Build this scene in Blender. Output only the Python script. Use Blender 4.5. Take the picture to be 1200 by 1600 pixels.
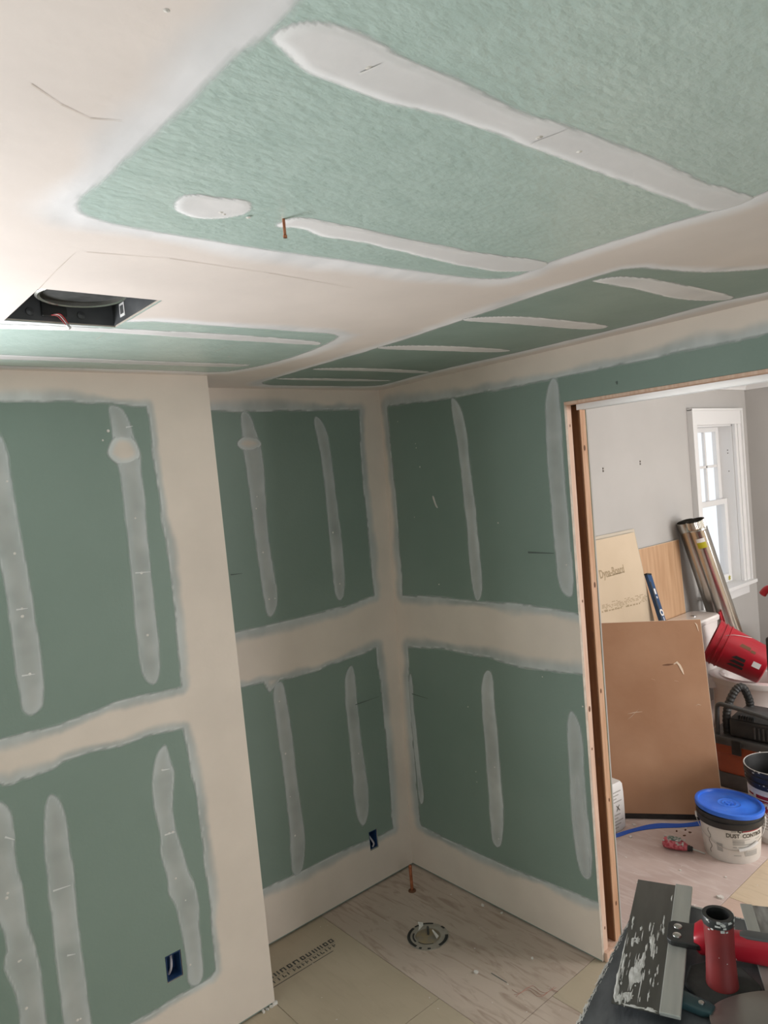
import bpy, bmesh, math, random
import numpy as np
from mathutils import Vector, Matrix

for o in list(bpy.data.objects):
    bpy.data.objects.remove(o, do_unlink=True)
scene = bpy.context.scene
col = scene.collection
PI = math.pi
random.seed(7)

# ------------------------------------------------------------------ camera
CAM = np.array([-2.3326, -2.7621, 1.9975])
YAW, PITCH, ROLL = math.radians(40.348), math.radians(-2.638), math.radians(-5.028)
FOC = 1119.5                      # focal length in pixels of the 1200x1600 frame
_f = np.array([math.sin(YAW)*math.cos(PITCH), math.cos(YAW)*math.cos(PITCH), math.sin(PITCH)])
_r0 = np.array([math.cos(YAW), -math.sin(YAW), 0.0])
_u0 = np.cross(_r0, _f)
FWD = _f
RGT = _r0*math.cos(ROLL) + _u0*math.sin(ROLL)
UPV = -_r0*math.sin(ROLL) + _u0*math.cos(ROLL)
cd = bpy.data.cameras.new('camera')
cam = bpy.data.objects.new('camera', cd); col.objects.link(cam)
cd.sensor_fit = 'VERTICAL'; cd.sensor_height = 36.0; cd.sensor_width = 27.0
cd.lens = 36.0*FOC/1600.0
cd.clip_start = 0.02; cd.clip_end = 200
cam.matrix_world = Matrix(((RGT[0], UPV[0], -FWD[0], CAM[0]), (RGT[1], UPV[1], -FWD[1], CAM[1]),
                           (RGT[2], UPV[2], -FWD[2], CAM[2]), (0, 0, 0, 1)))
scene.camera = cam

# ------------------------------------------------------------------ world, daylight, exposure
vs = scene.view_settings
vs.view_transform = 'Standard'; vs.look = 'None'; vs.gamma = 1.0; vs.use_curve_mapping = False
vs.exposure = 0.05
w = bpy.data.worlds.new('overcast_sky'); scene.world = w; w.use_nodes = True
bg = w.node_tree.nodes['Background']
bg.inputs[0].default_value = (0.93, 0.965, 1.0, 1); bg.inputs[1].default_value = 1.12

def window_light(name, loc, direction, sx, sy, power, color=(0.96, 0.98, 1.0)):
    l = bpy.data.lights.new(name, 'AREA'); l.shape = 'RECTANGLE'; l.size = sx; l.size_y = sy
    l.energy = power; l.color = color
    o = bpy.data.objects.new(name, l); col.objects.link(o); o.location = loc
    o.rotation_euler = Vector(direction).to_track_quat('-Z', 'Z').to_euler()
    return o
window_light('daylight_left_window', (-2.52, -0.16, 1.58), (0, -1, 0.0), 0.88, 1.2, 72)
window_light('daylight_rear_window', (-2.5, -4.42, 1.45), (0, 1, 0), 1.5, 1.2, 15.5)
window_light('daylight_side_room_window', (4.32, -2.2, 1.5), (-1, 0, 0), 1.3, 1.4, 6, (1.0, 0.98, 0.955))
window_light('added_entry_daylight', (2.5, -4.12, 1.5), (0, 1, 0), 1.6, 1.3, 112, (1.0, 0.98, 0.955))  # unseen window, added to brighten the room beyond

# ------------------------------------------------------------------ pixel helpers (1200x1600 frame)
def ray(u, v):
    return FWD + RGT*((u-600)/FOC) + UPV*((800-v)/FOC)
def hit(u, v, n, c):
    d = ray(u, v); n = np.asarray(n, float)
    return CAM + d*((c - CAM@n)/(d@n))
def onz(u, v, z): return hit(u, v, (0, 0, 1), z)
def ony(u, v, y): return hit(u, v, (0, 1, 0), y)
def onx(u, v, x): return hit(u, v, (1, 0, 0), x)
def atd(u, v, D): return CAM + ray(u, v)*D
def crop(ox, oy, s, pts): return [(ox + x/s, oy + y/s) for x, y in pts]

H = 2.44
LEAN_B, LEAN_R, LEAN_L = -0.01257, 0.01093, 0.00487     # how far each wall is out of plumb
PX0, PY0 = -1.034, -0.320                               # foot of the boxed-out corner
class Plane:
    def __init__(s, n, c, o, u, v):
        s.n = np.array(n, float); L = np.linalg.norm(s.n); s.n /= L; s.c = c/L
        s.o = np.array(o, float); s.u = np.array(u, float); s.v = np.array(v, float)
    def uv(s, px):
        p = hit(px[0], px[1], s.n, s.c) - s.o
        # solve p = a u + b v
        A = np.stack([s.u, s.v], 1); return np.linalg.lstsq(A, p, rcond=None)[0]
    def P(s, a, b, h=0.0):       # h towards the room
        return s.o + s.u*a + s.v*b - s.n*h
# normals point away from the room
W_BACK = Plane((0, 1, -LEAN_B), 0, (0, 0, 0), (1, 0, 0), (0, LEAN_B, 1))
W_RIGHT = Plane((1, 0, -LEAN_R), 0, (0, 0, 0), (0, -1, 0), (LEAN_R, 0, 1))
W_LEFT = Plane((0, 1, -LEAN_L), PY0, (0, PY0, 0), (1, 0, 0), (0, LEAN_L, 1))
W_CEIL = Plane((0, 0, 1), H, (0, 0, H), (1, 0, 0), (0, 1, 0))

# ------------------------------------------------------------------ materials
def new_mat(name):
    m = bpy.data.materials.new(name); m.use_nodes = True
    return m, m.node_tree.nodes, m.node_tree.links, m.node_tree.nodes['Principled BSDF']
def rgba(c): return (c[0], c[1], c[2], 1)
def mat(name, c, c2=None, scale=8.0, stretch=(1, 1, 1), rough=0.6, metal=0.0, bump=0.0, bscale=None, detail=4.0,
        lo=0.35, hi=0.65, coat=0.0, spec=0.5, rough2=None):
    m, N, L, b = new_mat(name)
    b.inputs['Base Color'].default_value = rgba(c); b.inputs['Roughness'].default_value = rough
    b.inputs['Metallic'].default_value = metal; b.inputs['Specular IOR Level'].default_value = spec
    b.inputs['Coat Weight'].default_value = coat
    tc = N.new('ShaderNodeTexCoord'); mp = N.new('ShaderNodeMapping'); mp.inputs['Scale'].default_value = stretch
    L.new(tc.outputs['Object'], mp.inputs[0])
    if c2 is not None:
        n = N.new('ShaderNodeTexNoise'); n.inputs['Scale'].default_value = scale; n.inputs['Detail'].default_value = detail
        L.new(mp.outputs[0], n.inputs['Vector'])
        r = N.new('ShaderNodeMapRange'); r.inputs[1].default_value = lo; r.inputs[2].default_value = hi
        L.new(n.outputs[0], r.inputs[0])
        x = N.new('ShaderNodeMix'); x.data_type = 'RGBA'
        x.inputs[6].default_value = rgba(c); x.inputs[7].default_value = rgba(c2)
        L.new(r.outputs[0], x.inputs[0]); L.new(x.outputs[2], b.inputs['Base Color'])
        if rough2 is not None:
            rr = N.new('ShaderNodeMapRange'); rr.inputs[3].default_value = rough; rr.inputs[4].default_value = rough2
            L.new(r.outputs[0], rr.inputs[0]); L.new(rr.outputs[0], b.inputs['Roughness'])
    if bump:
        n2 = N.new('ShaderNodeTexNoise'); n2.inputs['Scale'].default_value = bscale or scale; n2.inputs['Detail'].default_value = 3
        L.new(mp.outputs[0], n2.inputs['Vector'])
        bp = N.new('ShaderNodeBump'); bp.inputs['Strength'].default_value = bump; bp.inputs['Distance'].default_value = 0.01
        L.new(n2.outputs[0], bp.inputs['Height']); L.new(bp.outputs[0], b.inputs['Normal'])
    return m
def mud_mat(name, core, edge, rough=0.75):
    """joint compound: 'cov' is how much board shows through, 'core' goes from feathered edge to thick middle"""
    m, N, L, b = new_mat(name)
    b.inputs['Roughness'].default_value = rough; b.inputs['Specular IOR Level'].default_value = 0.25
    a1 = N.new('ShaderNodeAttribute'); a1.attribute_name = 'cov'
    a2 = N.new('ShaderNodeAttribute'); a2.attribute_name = 'core'
    tc = N.new('ShaderNodeTexCoord')
    n = N.new('ShaderNodeTexNoise'); n.inputs['Scale'].default_value = 3.2; n.inputs['Detail'].default_value = 5
    L.new(tc.outputs['Object'], n.inputs['Vector'])
    x = N.new('ShaderNodeMix'); x.data_type = 'RGBA'
    x.inputs[6].default_value = rgba(edge); x.inputs[7].default_value = rgba(core)
    L.new(a2.outputs['Fac'], x.inputs[0])
    y = N.new('ShaderNodeMix'); y.data_type = 'RGBA'; y.blend_type = 'MULTIPLY'; y.inputs[0].default_value = 1.0
    r = N.new('ShaderNodeMapRange'); r.inputs[1].default_value = 0.3; r.inputs[2].default_value = 0.7
    r.inputs[3].default_value = 0.93; r.inputs[4].default_value = 1.05
    L.new(n.outputs[0], r.inputs[0]); L.new(x.outputs[2], y.inputs[6]); L.new(r.outputs[0], y.inputs[7])
    L.new(y.outputs[2], b.inputs['Base Color'])
    n2 = N.new('ShaderNodeTexNoise'); n2.inputs['Scale'].default_value = 45; n2.inputs['Detail'].default_value = 3
    L.new(tc.outputs['Object'], n2.inputs['Vector'])
    bp = N.new('ShaderNodeBump'); bp.inputs['Strength'].default_value = 0.05; bp.inputs['Distance'].default_value = 0.01
    L.new(n2.outputs[0], bp.inputs['Height']); L.new(bp.outputs[0], b.inputs['Normal'])
    t = N.new('ShaderNodeBsdfTransparent'); ms = N.new('ShaderNodeMixShader')
    L.new(a1.outputs['Fac'], ms.inputs[0]); L.new(t.outputs[0], ms.inputs[1]); L.new(b.outputs[0], ms.inputs[2])
    L.new(ms.outputs[0], N['Material Output'].inputs[0])
    return m
def glass_mat(name):
    m, N, L, b = new_mat(name)
    t = N.new('ShaderNodeBsdfTransparent'); g = N.new('ShaderNodeBsdfGlossy'); g.inputs['Roughness'].default_value = 0.02
    ms = N.new('ShaderNodeMixShader'); ms.inputs[0].default_value = 0.06
    L.new(t.outputs[0], ms.inputs[1]); L.new(g.outputs[0], ms.inputs[2]); L.new(ms.outputs[0], N['Material Output'].inputs[0])
    return m
M = {}
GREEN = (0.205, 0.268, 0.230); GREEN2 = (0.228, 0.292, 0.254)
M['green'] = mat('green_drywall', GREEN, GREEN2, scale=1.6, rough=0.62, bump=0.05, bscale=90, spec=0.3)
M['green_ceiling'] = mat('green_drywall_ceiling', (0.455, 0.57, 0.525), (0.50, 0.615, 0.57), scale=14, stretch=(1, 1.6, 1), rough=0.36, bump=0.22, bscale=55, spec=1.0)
M['green_ceiling_shade'] = mat('green_drywall_ceiling_shade', (0.255, 0.335, 0.295), (0.28, 0.36, 0.32), scale=10, rough=0.5, bump=0.1, bscale=55, spec=0.5)  # same board, darker copy for the dimmer light at the right
M['gypsum'] = mat('gypsum_edge', (0.62, 0.55, 0.48), (0.50, 0.42, 0.36), scale=30, rough=0.9)
M['mud'] = mud_mat('joint_compound', (0.72, 0.625, 0.55), (0.62, 0.635, 0.625))
M['mud_white'] = mud_mat('joint_compound_white', (0.74, 0.655, 0.61), (0.84, 0.82, 0.835))
M['mud_edge'] = mat('trowel_edge', (0.66, 0.66, 0.65), rough=.7)
M['mud_stripe'] = mud_mat('joint_compound_pale', (0.76, 0.735, 0.735), (0.84, 0.825, 0.83))
M['mud_thin'] = mud_mat('joint_compound_thin', (0.61, 0.615, 0.60), (0.66, 0.68, 0.68))
M['plaster'] = mat('pale_grey_wall_paint', (0.40, 0.382, 0.365), (0.43, 0.412, 0.395), scale=2, rough=0.8)
M['ceiling_paint'] = mat('ceiling_paint', (0.80, 0.79, 0.77), rough=0.85)
M['trim'] = mat('white_trim_paint', (0.70, 0.69, 0.685), rough=0.45)
M['pine'] = mat('pine_stud', (0.62, 0.38, 0.25), (0.50, 0.27, 0.15), scale=9, stretch=(8, 8, 0.5), rough=0.7, bump=0.1, bscale=20)
M['pine_pale'] = mat('pine_stud_pale', (0.74, 0.53, 0.42), (0.64, 0.40, 0.29), scale=9, stretch=(8, 8, 0.5), rough=0.7, bump=0.1, bscale=20)
M['slot_shade'] = mat('slot_shade_brown', (0.20, 0.085, 0.035), (0.14, 0.055, 0.02), scale=9, stretch=(8, 8, .5), rough=.75)  # pine darkened to hold the shade inside the door slot
M['far_edge'] = mat('old_painted_edge', (0.20, 0.19, 0.11), (0.05, 0.05, 0.035), scale=14, stretch=(1, 1, .6), rough=.8)
M['knot'] = mat('wood_knot', (0.16, 0.07, 0.035), rough=0.8)
M['track'] = mat('aluminium_track', (0.72, 0.70, 0.68), (0.6, 0.58, 0.56), scale=20, stretch=(1, .1, 1), rough=0.38, metal=0.85)
M['dark_gap'] = mat('dark_gap', (0.045, 0.04, 0.035), rough=0.9)
M['copper'] = mat('copper_pipe', (0.60, 0.24, 0.13), (0.38, 0.13, 0.07), scale=30, rough=0.38, metal=0.9)
M['galv'] = mat('galvanised_steel', (0.62, 0.60, 0.56), (0.50, 0.48, 0.44), scale=6, stretch=(4, 4, .4), rough=0.26, metal=1.0)
M['housing'] = mat('dark_galvanised_housing', (0.11, 0.113, 0.118), (0.075, 0.078, 0.082), scale=12, rough=0.5, metal=0.4)
M['black'] = mat('black_plastic', (0.018, 0.018, 0.018), (0.03, 0.03, 0.03), scale=20, rough=0.42)
M['black_dusty'] = mat('dusty_black_plastic', (0.022, 0.022, 0.022), (0.05, 0.048, 0.046), scale=9, rough=0.55, lo=.4, hi=.75)
M['grey_dark'] = mat('dark_grey_plastic', (0.055, 0.055, 0.055), (0.085, 0.085, 0.085), scale=12, rough=0.5)
M['red'] = mat('red_plastic', (0.43, 0.012, 0.026), (0.35, 0.010, 0.022), scale=6, rough=0.35)
M['red_dull'] = mat('worn_red_rubber', (0.20, 0.022, 0.022), (0.145, 0.018, 0.018), scale=16, rough=0.45)
M['orange'] = mat('orange_plastic', (0.36, 0.075, 0.024), (0.28, 0.055, 0.018), scale=7, rough=0.42)
M['blue_lid'] = mat('blue_lid_plastic', (0.022, 0.14, 0.72), (0.045, 0.19, 0.80), scale=14, rough=0.36)
M['blue_box'] = mat('blue_box_plastic', (0.018, 0.055, 0.15), rough=0.45)
M['blue_strap'] = mat('blue_strap', (0.02, 0.10, 0.50), rough=0.5)
M['blue_level'] = mat('blue_level_paint', (0.006, 0.042, 0.125), (0.010, 0.062, 0.17), scale=8, rough=0.35)
M['pail'] = mat('white_pail_plastic', (0.74, 0.71, 0.67), (0.66, 0.62, 0.57), scale=6, rough=0.45)
M['porcelain'] = mat('porcelain', (0.78, 0.735, 0.715), (0.72, 0.67, 0.65), scale=3, rough=0.22, coat=0.3)
M['hardboard'] = mat('brown_hardboard', (0.365, 0.185, 0.098), (0.44, 0.245, 0.142), scale=2.6, rough=0.6, detail=7, bump=0.04, bscale=40)
M['backer'] = mat('tan_backer_board', (0.53, 0.42, 0.30), (0.57, 0.455, 0.33), scale=3, rough=0.85)
M['edge_grey'] = mat('backer_edge', (0.50, 0.44, 0.36), rough=0.9)
M['ply'] = mat('plywood_face', (0.41, 0.24, 0.13), (0.50, 0.315, 0.185), scale=5, stretch=(7, .45, 7), rough=0.65, detail=6)
M['ply_edge'] = mat('plywood_edge', (0.70, 0.55, 0.40), rough=0.8)
M['cardboard'] = mat('cardboard', (0.40, 0.23, 0.13), (0.46, 0.28, 0.165), scale=5, rough=0.85)
M['torn'] = mat('torn_paper', (0.72, 0.57, 0.44), rough=0.9)
M['ink'] = mat('printed_ink', (0.10, 0.085, 0.065), rough=0.8)
M['ink_faded'] = mat('faded_print', (0.33, 0.25, 0.155), rough=0.85)
M['ink_grey'] = mat('grey_print', (0.42, 0.40, 0.375), rough=0.7)
M['ink_red'] = mat('dark_red_print', (0.30, 0.018, 0.035), rough=0.6)
M['label'] = mat('white_label', (0.76, 0.74, 0.73), rough=0.6)
M['yellow'] = mat('yellow_sticker', (0.45, 0.40, 0.02), rough=0.5)
M['steel'] = mat('steel', (0.62, 0.61, 0.59), rough=0.3, metal=1.0)
M['spine'] = mat('brushed_spine', (0.43, 0.43, 0.40), (0.37, 0.37, 0.35), scale=14, stretch=(.4, 6, 1), rough=0.42, metal=0.35)
M['blade'] = mat('blued_blade', (0.105, 0.103, 0.095), (0.15, 0.148, 0.138), scale=10, stretch=(.5, 3, 1), rough=0.36, metal=0.7)
M['dried'] = mat('dried_compound', (0.60, 0.585, 0.56), (0.46, 0.45, 0.43), scale=60, rough=0.85, bump=0.2, bscale=120)
M['dried_red'] = mat('dusty_red', (0.60, 0.16, 0.19), (0.42, 0.05, 0.07), scale=50, rough=0.7, lo=.45, hi=.6)
M['hawk'] = mat('stained_hawk_plate', (0.075, 0.080, 0.088), (0.135, 0.14, 0.15), scale=11, stretch=(1, 2.5, 1), rough=0.5, metal=0.35, bump=0.08, bscale=50)
M['foam'] = mat('black_foam', (0.028, 0.028, 0.027), (0.05, 0.05, 0.048), scale=40, rough=0.9)
M['teal'] = mat('dark_teal_plastic', (0.020, 0.052, 0.060), rough=0.45)
M['grey_blade'] = mat('grey_steel_blade', (0.36, 0.35, 0.33), (0.29, 0.28, 0.265), scale=7, rough=0.33, metal=0.8)
M['smeared'] = mat('smeared_blade', (0.18, 0.17, 0.165), (0.42, 0.41, 0.40), scale=14, stretch=(1, 4, 1), rough=0.5, metal=0.4, lo=.42, hi=.68)
M['wire_red'] = mat('red_wire', (0.45, 0.03, 0.03), rough=0.45)
M['wire_pink'] = mat('pale_wire', (0.72, 0.50, 0.48), rough=0.5)
M['cable'] = mat('white_cable', (0.50, 0.46, 0.50), rough=0.6)
M['glass'] = glass_mat('window_glass')
M['crumb'] = mat('plaster_crumb', (0.78, 0.74, 0.70), (0.6, 0.56, 0.52), scale=60, rough=0.9)
M['pencil'] = mat('pencil_mark', (0.10, 0.12, 0.11), rough=0.8)
def floor_mat(name, a, b, c, swirl):
    m, N, L, p = new_mat(name); p.inputs['Roughness'].default_value = 0.72; p.inputs['Specular IOR Level'].default_value = 0.3
    tc = N.new('ShaderNodeTexCoord')
    n1 = N.new('ShaderNodeTexNoise'); n1.inputs['Scale'].default_value = 2.6; n1.inputs['Detail'].default_value = 6; n1.inputs['Distortion'].default_value = 0.6
    L.new(tc.outputs['Object'], n1.inputs['Vector'])
    mp = N.new('ShaderNodeMapping'); mp.inputs['Scale'].default_value = (9, 1.6, 1); mp.inputs['Rotation'].default_value = (0, 0, 0.5)
    L.new(tc.outputs['Object'], mp.inputs[0])
    n2 = N.new('ShaderNodeTexNoise'); n2.inputs['Scale'].default_value = 3.0; n2.inputs['Detail'].default_value = 6; n2.inputs['Distortion'].default_value = 1.6
    L.new(mp.outputs[0], n2.inputs['Vector'])
    r1 = N.new('ShaderNodeMapRange'); r1.inputs[1].default_value = .38; r1.inputs[2].default_value = .62; L.new(n1.outputs[0], r1.inputs[0])
    r2 = N.new('ShaderNodeMapRange'); r2.inputs[1].default_value = .5; r2.inputs[2].default_value = .72; r2.inputs[4].default_value = swirl; L.new(n2.outputs[0], r2.inputs[0])
    x = N.new('ShaderNodeMix'); x.data_type = 'RGBA'; x.inputs[6].default_value = rgba(a); x.inputs[7].default_value = rgba(b)
    L.new(r1.outputs[0], x.inputs[0])
    y = N.new('ShaderNodeMix'); y.data_type = 'RGBA'; y.inputs[7].default_value = rgba(c)
    L.new(r2.outputs[0], y.inputs[0]); L.new(x.outputs[2], y.inputs[6]); L.new(y.outputs[2], p.inputs['Base Color'])
    bp = N.new('ShaderNodeBump'); bp.inputs['Strength'].default_value = .08; bp.inputs['Distance'].default_value = .005
    L.new(n2.outputs[0], bp.inputs['Height']); L.new(bp.outputs[0], p.inputs['Normal'])
    return m
M['floor_tan'] = floor_mat('tan_underlayment', (0.50, 0.415, 0.31), (0.455, 0.375, 0.275), (0.39, 0.31, 0.225), 0.25)
M['floor_swirl'] = floor_mat('smeared_underlayment', (0.50, 0.405, 0.335), (0.57, 0.465, 0.39), (0.33, 0.235, 0.18), 0.7)
M['floor_pink'] = floor_mat('dusty_pink_subfloor', (0.62, 0.50, 0.46), (0.54, 0.42, 0.385), (0.72, 0.64, 0.61), 0.55)
M['floor_light'] = floor_mat('light_plywood_subfloor', (0.62, 0.49, 0.35), (0.67, 0.545, 0.405), (0.42, 0.31, 0.19), 0.35)
M['floor_rose'] = floor_mat('rose_plywood_subfloor', (0.58, 0.42, 0.345), (0.62, 0.46, 0.385), (0.50, 0.36, 0.29), 0.3)

# ------------------------------------------------------------------ mesh helpers
def bm_box(bm, lo, hi, mtx=None):
    x0, y0, z0 = lo; x1, y1, z1 = hi
    v = [bm.verts.new(p) for p in ((x0,y0,z0),(x1,y0,z0),(x1,y1,z0),(x0,y1,z0),(x0,y0,z1),(x1,y0,z1),(x1,y1,z1),(x0,y1,z1))]
    for f in ((3,2,1,0),(4,5,6,7),(0,1,5,4),(1,2,6,5),(2,3,7,6),(3,0,4,7)):
        bm.faces.new([v[i] for i in f])
    if mtx is not None: bmesh.ops.transform(bm, matrix=mtx, verts=v)
    return v
def bm_lathe(bm, prof, seg=40, mtx=None, cap0=False, cap1=False):
    rings = []
    for r, z in prof:
        rings.append([bm.verts.new((r*math.cos(2*PI*i/seg), r*math.sin(2*PI*i/seg), z)) for i in range(seg)])
    for a, b in zip(rings, rings[1:]):
        for i in range(seg):
            bm.faces.new((a[i], a[(i+1) % seg], b[(i+1) % seg], b[i]))
    if cap0: bm.faces.new(list(reversed(rings[0])))
    if cap1: bm.faces.new(rings[-1])
    if mtx is not None: bmesh.ops.transform(bm, matrix=mtx, verts=[v for r in rings for v in r])
def bm_tube(bm, pts, r, seg=10, caps=True):
    pts = [Vector(p) for p in pts]; rings = []; n0 = None
    rr = r if isinstance(r, (list, tuple)) else [r]*len(pts)
    for i, p in enumerate(pts):
        t = (pts[min(i+1, len(pts)-1)] - pts[max(i-1, 0)]).normalized()
        if n0 is None:
            a = Vector((0, 0, 1)) if abs(t.z) < .9 else Vector((1, 0, 0)); n0 = t.cross(a).normalized()
        n0 = (n0 - t*n0.dot(t)).normalized(); b = t.cross(n0)
        rings.append([bm.verts.new(p + (n0*math.cos(2*PI*k/seg) + b*math.sin(2*PI*k/seg))*rr[i]) for k in range(seg)])
    for a, b in zip(rings, rings[1:]):
        for i in range(seg): bm.faces.new((a[i], a[(i+1) % seg], b[(i+1) % seg], b[i]))
    if caps: bm.faces.new(list(reversed(rings[0]))); bm.faces.new(rings[-1])
def bm_prism(bm, outline, z0, z1, mtx=None):
    a = [bm.verts.new((x, y, z0)) for x, y in outline]; b = [bm.verts.new((x, y, z1)) for x, y in outline]
    n = len(a); bm.faces.new(list(reversed(a))); bm.faces.new(b)
    for i in range(n): bm.faces.new((a[i], a[(i+1) % n], b[(i+1) % n], b[i]))
    if mtx is not None: bmesh.ops.transform(bm, matrix=mtx, verts=a+b)
def smooth_path(pts, n=6):
    P = [np.array(p, float) for p in pts]; out = []
    for i in range(len(P)-1):
        p0, p1, p2, p3 = P[max(i-1,0)], P[i], P[i+1], P[min(i+2,len(P)-1)]
        for k in range(n):
            t = k/n
            out.append(0.5*((2*p1)+(-p0+p2)*t+(2*p0-5*p1+4*p2-p3)*t*t+(-p0+3*p1-3*p2+p3)*t**3))
    out.append(P[-1]); return [tuple(p) for p in out]
def obj(name, bm, material, parent=None, bevel=0.0, smooth=False, seg=2, world=False):
    bmesh.ops.recalc_face_normals(bm, faces=bm.faces[:])
    me = bpy.data.meshes.new(name); bm.to_mesh(me); bm.free()
    me.materials.append(M[material] if isinstance(material, str) else material)
    if smooth:
        me.polygons.foreach_set('use_smooth', [True]*len(me.polygons))
        me.set_sharp_from_angle(angle=math.radians(40))
    o = bpy.data.objects.new(name, me); col.objects.link(o)
    if parent is not None:
        o.parent = parent
        if world: o.matrix_parent_inverse = parent.matrix_basis.inverted()
    if bevel:
        b = o.modifiers.new('bevel', 'BEVEL'); b.width = bevel; b.segments = seg; b.limit_method = 'ANGLE'
    return o
def box(name, lo, hi, material, parent=None, bevel=0.0, mtx=None, world=False):
    bm = bmesh.new(); bm_box(bm, lo, hi, mtx); return obj(name, bm, material, parent, bevel, world=world)
def thing(name, label, cat, loc=(0,0,0), rotz=0.0, group=None):
    o = bpy.data.objects.new(name, None); col.objects.link(o); o.empty_display_size = .05
    o.location = loc; o.rotation_euler = (0, 0, rotz)
    return tag(o, label, cat, group)
def tag(o, label, cat, group=None):
    o['label'] = label; o['category'] = cat
    if group: o['group'] = group
    return o
def struct(o): o['kind'] = 'structure'; return o
def stuff(o): o['kind'] = 'stuff'; return o
def place(o, loc):            # move a one-mesh thing's origin to its base
    d = Vector(loc); o.data.transform(Matrix.Translation(-d)); o.location = d; return o
def text_mesh(s, size, bold=0.0):
    """built-in font outlines as (verts, faces), x to the right, y up"""
    c = bpy.data.curves.new('t', 'FONT'); c.body = s; c.size = size; c.resolution_u = 3; c.offset = bold
    o = bpy.data.objects.new('t', c); col.objects.link(o)
    dg = bpy.context.evaluated_depsgraph_get(); dg.update()
    me = o.evaluated_get(dg).to_mesh()
    V = [tuple(v.co) for v in me.vertices]; F = [tuple(p.vertices) for p in me.polygons]
    o.evaluated_get(dg).to_mesh_clear(); bpy.data.objects.remove(o); bpy.data.curves.remove(c)
    return V, F
def pymesh(name, V, F, material, parent=None, world=False):
    me = bpy.data.meshes.new(name); me.from_pydata([tuple(map(float, v)) for v in V], [], F); me.update()
    me.materials.append(M[material] if isinstance(material, str) else material)
    o = bpy.data.objects.new(name, me); col.objects.link(o)
    if parent is not None:
        o.parent = parent
        if world: o.matrix_parent_inverse = parent.matrix_basis.inverted()
    return o
# ------------------------------------------------------------------ drywall sheets and joint compound
def sheet(pl, u0, u1, v0, v1, material, parent, holes=(), thick=0.0127, slope1=0.0, name='drywall_sheet'):
    us = sorted({u0, u1, *[h[0] for h in holes], *[h[1] for h in holes]})
    vv = sorted({v0, v1, *[h[2] for h in holes], *[h[3] for h in holes]})
    def solid(i, j):
        if not (0 <= i < len(us)-1 and 0 <= j < len(vv)-1): return False
        a, b = (us[i]+us[i+1])/2, (vv[j]+vv[j+1])/2
        return not any(h[0] < a < h[1] and h[2] < b < h[3] for h in holes)
    bm = bmesh.new(); cache = {}
    def V(i, j, k):
        if (i, j, k) not in cache:
            u = us[i] + (slope1*vv[j] if us[i] == u1 else 0)
            cache[i, j, k] = bm.verts.new(pl.P(u, vv[j], -thick*k))
        return cache[i, j, k]
    for i in range(len(us)-1):
        for j in range(len(vv)-1):
            if not solid(i, j): continue
            bm.faces.new((V(i,j,0), V(i+1,j,0), V(i+1,j+1,0), V(i,j+1,0)))
            bm.faces.new((V(i,j,1), V(i,j+1,1), V(i+1,j+1,1), V(i+1,j,1)))
            for di, dj, e in ((-1,0,((i,j),(i,j+1))), (1,0,((i+1,j),(i+1,j+1))), (0,-1,((i,j),(i+1,j))), (0,1,((i,j+1),(i+1,j+1)))):
                if not solid(i+di, j+dj):
                    (a, b), (c, d) = e
                    bm.faces.new((V(a,b,0), V(c,d,0), V(c,d,1), V(a,b,1))).material_index = 1
    o = obj(name, bm, material, parent); o.data.materials.append(M['gypsum'])
    return o

_rs = np.random.RandomState(11); _T = _rs.rand(64, 64)
def vnoise(x, y):
    xi, yi = np.floor(x).astype(int), np.floor(y).astype(int); fx, fy = x-xi, y-yi
    fx = fx*fx*(3-2*fx); fy = fy*fy*(3-2*fy)
    g = lambda a, b: _T[a % 64, b % 64]
    return ((g(xi,yi)*(1-fx)+g(xi+1,yi)*fx)*(1-fy) + (g(xi,yi+1)*(1-fx)+g(xi+1,yi+1)*fx)*fy)*2-1
def fbm(x, y): return vnoise(x, y)*.6 + vnoise(x*2.1+7, y*2.1+3)*.3 + vnoise(x*4.3+1, y*4.3+9)*.15
def sstep(a, b, x):
    t = np.clip((x-a)/(b-a), 0, 1); return t*t*(3-2*t)
def sdf(poly, X, Y):
    P = np.asarray(poly, float); d2 = np.full(X.shape, 1e9); ins = np.zeros(X.shape, bool)
    for i in range(len(P)):
        a, b = P[i-1], P[i]; e = b-a
        t = np.clip(((X-a[0])*e[0]+(Y-a[1])*e[1])/max(e@e, 1e-12), 0, 1)
        d2 = np.minimum(d2, (X-a[0]-t*e[0])**2 + (Y-a[1]-t*e[1])**2)
        c = (a[1] > Y) != (b[1] > Y)
        if abs(e[1]) > 1e-12: ins ^= c & (X < a[0] + (Y-a[1])*e[0]/e[1])
    d = np.sqrt(d2); return np.where(ins, -d, d)
def chaikin(P, n=2):
    P = [np.asarray(p, float) for p in P]
    for _ in range(n):
        Q = []
        for i in range(len(P)):
            a, b = P[i], P[(i+1) % len(P)]; Q += [a*.75+b*.25, a*.25+b*.75]
        P = Q
    return P
def poly_uv(pl, px, n=2): return chaikin([pl.uv(p) for p in px], n)
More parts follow.
